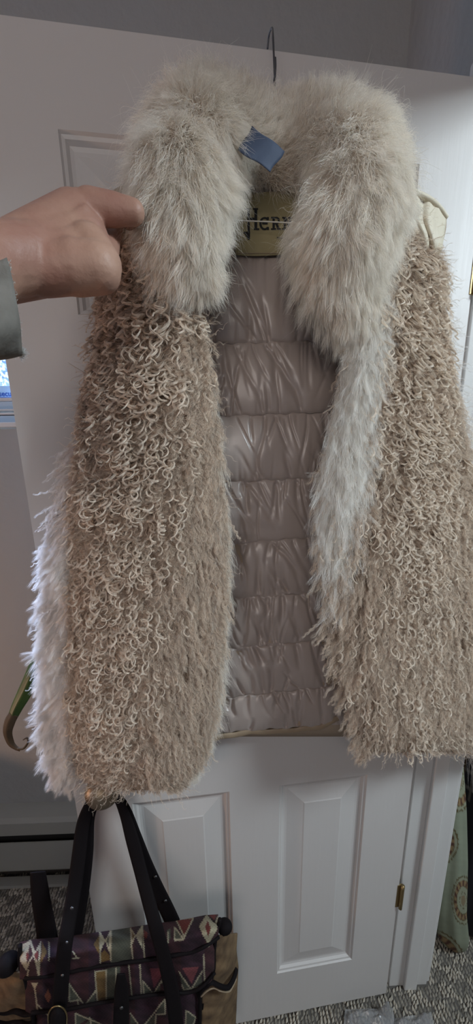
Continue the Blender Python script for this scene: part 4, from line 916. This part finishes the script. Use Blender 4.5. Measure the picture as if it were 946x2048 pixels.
c2[band & (v_ > .042)] = (.10, .095, .085); c2[band & (v_ > .020) & (v_ < .024)] = (.16, .155, .14); c2[band & (u_ < .007)] = (.11, .07, .045); c2[band & (u_ > .03) & (u_ < .033)] = (.13, .12, .10)
grid('cloth', G2, M['paint2'], dk, cols=c2, solid=.002)
# clear plastic bag on the carpet
stand = empty('shading_table', (-1.20, -0.22, 0.0), 'small brown wooden bedside table added out of view to shade the lower wall', 'table')  # unseen table, added and sized to block lamp light from the lower wall
M['wood'] = mat('brown_wood', (0.14, 0.075, 0.04), .5, noise=(12, .5, (0.09, 0.045, 0.025)))
box('table_top', (-1.38, -.38, .655), (-.74, .27, .68), M['wood'], stand, .003)
dr = box('drawer', (-1.34, -.36, .50), (-.78, .25, .654), M['wood'], stand, .002); box('knob', (-1.07, -.378, .57), (-1.05, -.361, .59), M['brass'], dr, .003)
for x_ in (-1.35, -.77):
    for y_ in (-.35, .24): box('leg', (x_ - .018, y_ - .018, 0), (x_ + .018, y_ + .018, .654), M['wood'], stand, .002)
lamp = empty('table_lamp', (-1.12, -.17, .68), 'small table lamp with an open pale shade on the bedside table', 'lamp')
lathe('lamp_base', [(.001, .0), (.06, .0), (.055, .015), (.015, .03), (.010, .06), (.006, .12), (.001, .125)], np.array([-1.12, -.17, .681]), (0, 0, 1), M['brass'], lamp)
sm_ = mat('lamp_shade', (.8, .72, .6), .8, Transmission_Weight=.0); nt_ = sm_.node_tree; tb_ = nt_.nodes.new('ShaderNodeBsdfTranslucent'); tb_.inputs[0].default_value = (.9, .8, .66, 1); mm_ = nt_.nodes.new('ShaderNodeMixShader'); mm_.inputs[0].default_value = .75
nt_.links.new(nt_.nodes['Principled BSDF'].outputs[0], mm_.inputs[1]); nt_.links.new(tb_.outputs[0], mm_.inputs[2]); nt_.links.new(mm_.outputs[0], nt_.nodes['Material Output'].inputs[0])
lathe('lamp_shade', [(.13, .14), (.085, .28)], np.array([-1.12, -.17, .681]), (0, 0, 1), sm_, lamp)
pm = bpy.data.materials.new('clear_plastic'); pm.use_nodes = True; nt = pm.node_tree; nt.nodes.remove(nt.nodes['Principled BSDF'])
a = nt.nodes.new('ShaderNodeBsdfTransparent'); a.inputs[0].default_value = (.93, .93, .93, 1); b = nt.nodes.new('ShaderNodeBsdfGlossy'); b.inputs['Roughness'].default_value = .14
d = nt.nodes.new('ShaderNodeBsdfDiffuse'); d.inputs[0].default_value = (.8, .8, .82, 1)
fr = nt.nodes.new('ShaderNodeFresnel'); fr.inputs[0].default_value = 1.6; m1 = nt.nodes.new('ShaderNodeMixShader'); m2 = nt.nodes.new('ShaderNodeMixShader')
m1.inputs[0].default_value = .28; nt.links.new(a.outputs[0], m1.inputs[1]); nt.links.new(d.outputs[0], m1.inputs[2]); nt.links.new(fr.outputs[0], m2.inputs[0]); nt.links.new(m1.outputs[0], m2.inputs[1]); nt.links.new(b.outputs[0], m2.inputs[2]); nt.links.new(m2.outputs[0], nt.nodes['Material Output'].inputs[0])
c0 = PZ(738, 2034, .03); pb = empty('plastic_bag', (c0[0], c0[1], 0.0), 'crumpled clear plastic bag lying on the carpet below the door corner', 'bag')
def film(name, pts, peak, seed, sub=26):
    """a thin crumpled sheet: quad of floor points (from the photograph's outline) raised in sharp creases"""
    g = np.random.default_rng(seed); q = [np.array(PZ(x, y, .003)) for x, y in pts]
    u = np.linspace(0, 1, sub)[:, None, None]; v = np.linspace(0, 1, sub)[None, :, None]
    G = (1 - u) * ((1 - v) * q[0] + v * q[3]) + u * ((1 - v) * q[1] + v * q[2])
    cs = g.random((16, 2)); hs = g.uniform(.3, 1, 16); h = np.zeros((sub, sub))
    uv = np.stack(np.broadcast_arrays(u[..., 0], v[..., 0]), -1)
    for c, a_ in zip(cs, hs): h = np.maximum(h, a_ * (1 - 3.2 * (np.abs(uv[..., 0] - c[0]) + np.abs(uv[..., 1] - c[1]) * 1.3)))
    for pu, pv, ph_ in peak: h = np.maximum(h, ph_ * (1 - 4.5 * np.hypot(uv[..., 0] - pu, uv[..., 1] - pv)))
    edge = np.minimum(np.minimum(uv[..., 0], 1 - uv[..., 0]), np.minimum(uv[..., 1], 1 - uv[..., 1])) * 9
    G[..., 2] = .010 + .028 * np.clip(h, 0, 3) * np.clip(edge, .15, 1); G[..., :2] += g.normal(0, .0004, G[..., :2].shape)
    return grid(name, G, pm, pb, smooth=False)
film('bag_film', [(690, 2022), (785, 2020), (800, 2110), (680, 2110)], [(.85, .12, 1.9), (.25, .2, 1.0)], 3)
film('bag_film', [(790, 2040), (862, 2028), (880, 2110), (780, 2110)], [(.75, .15, 1.0)], 8)
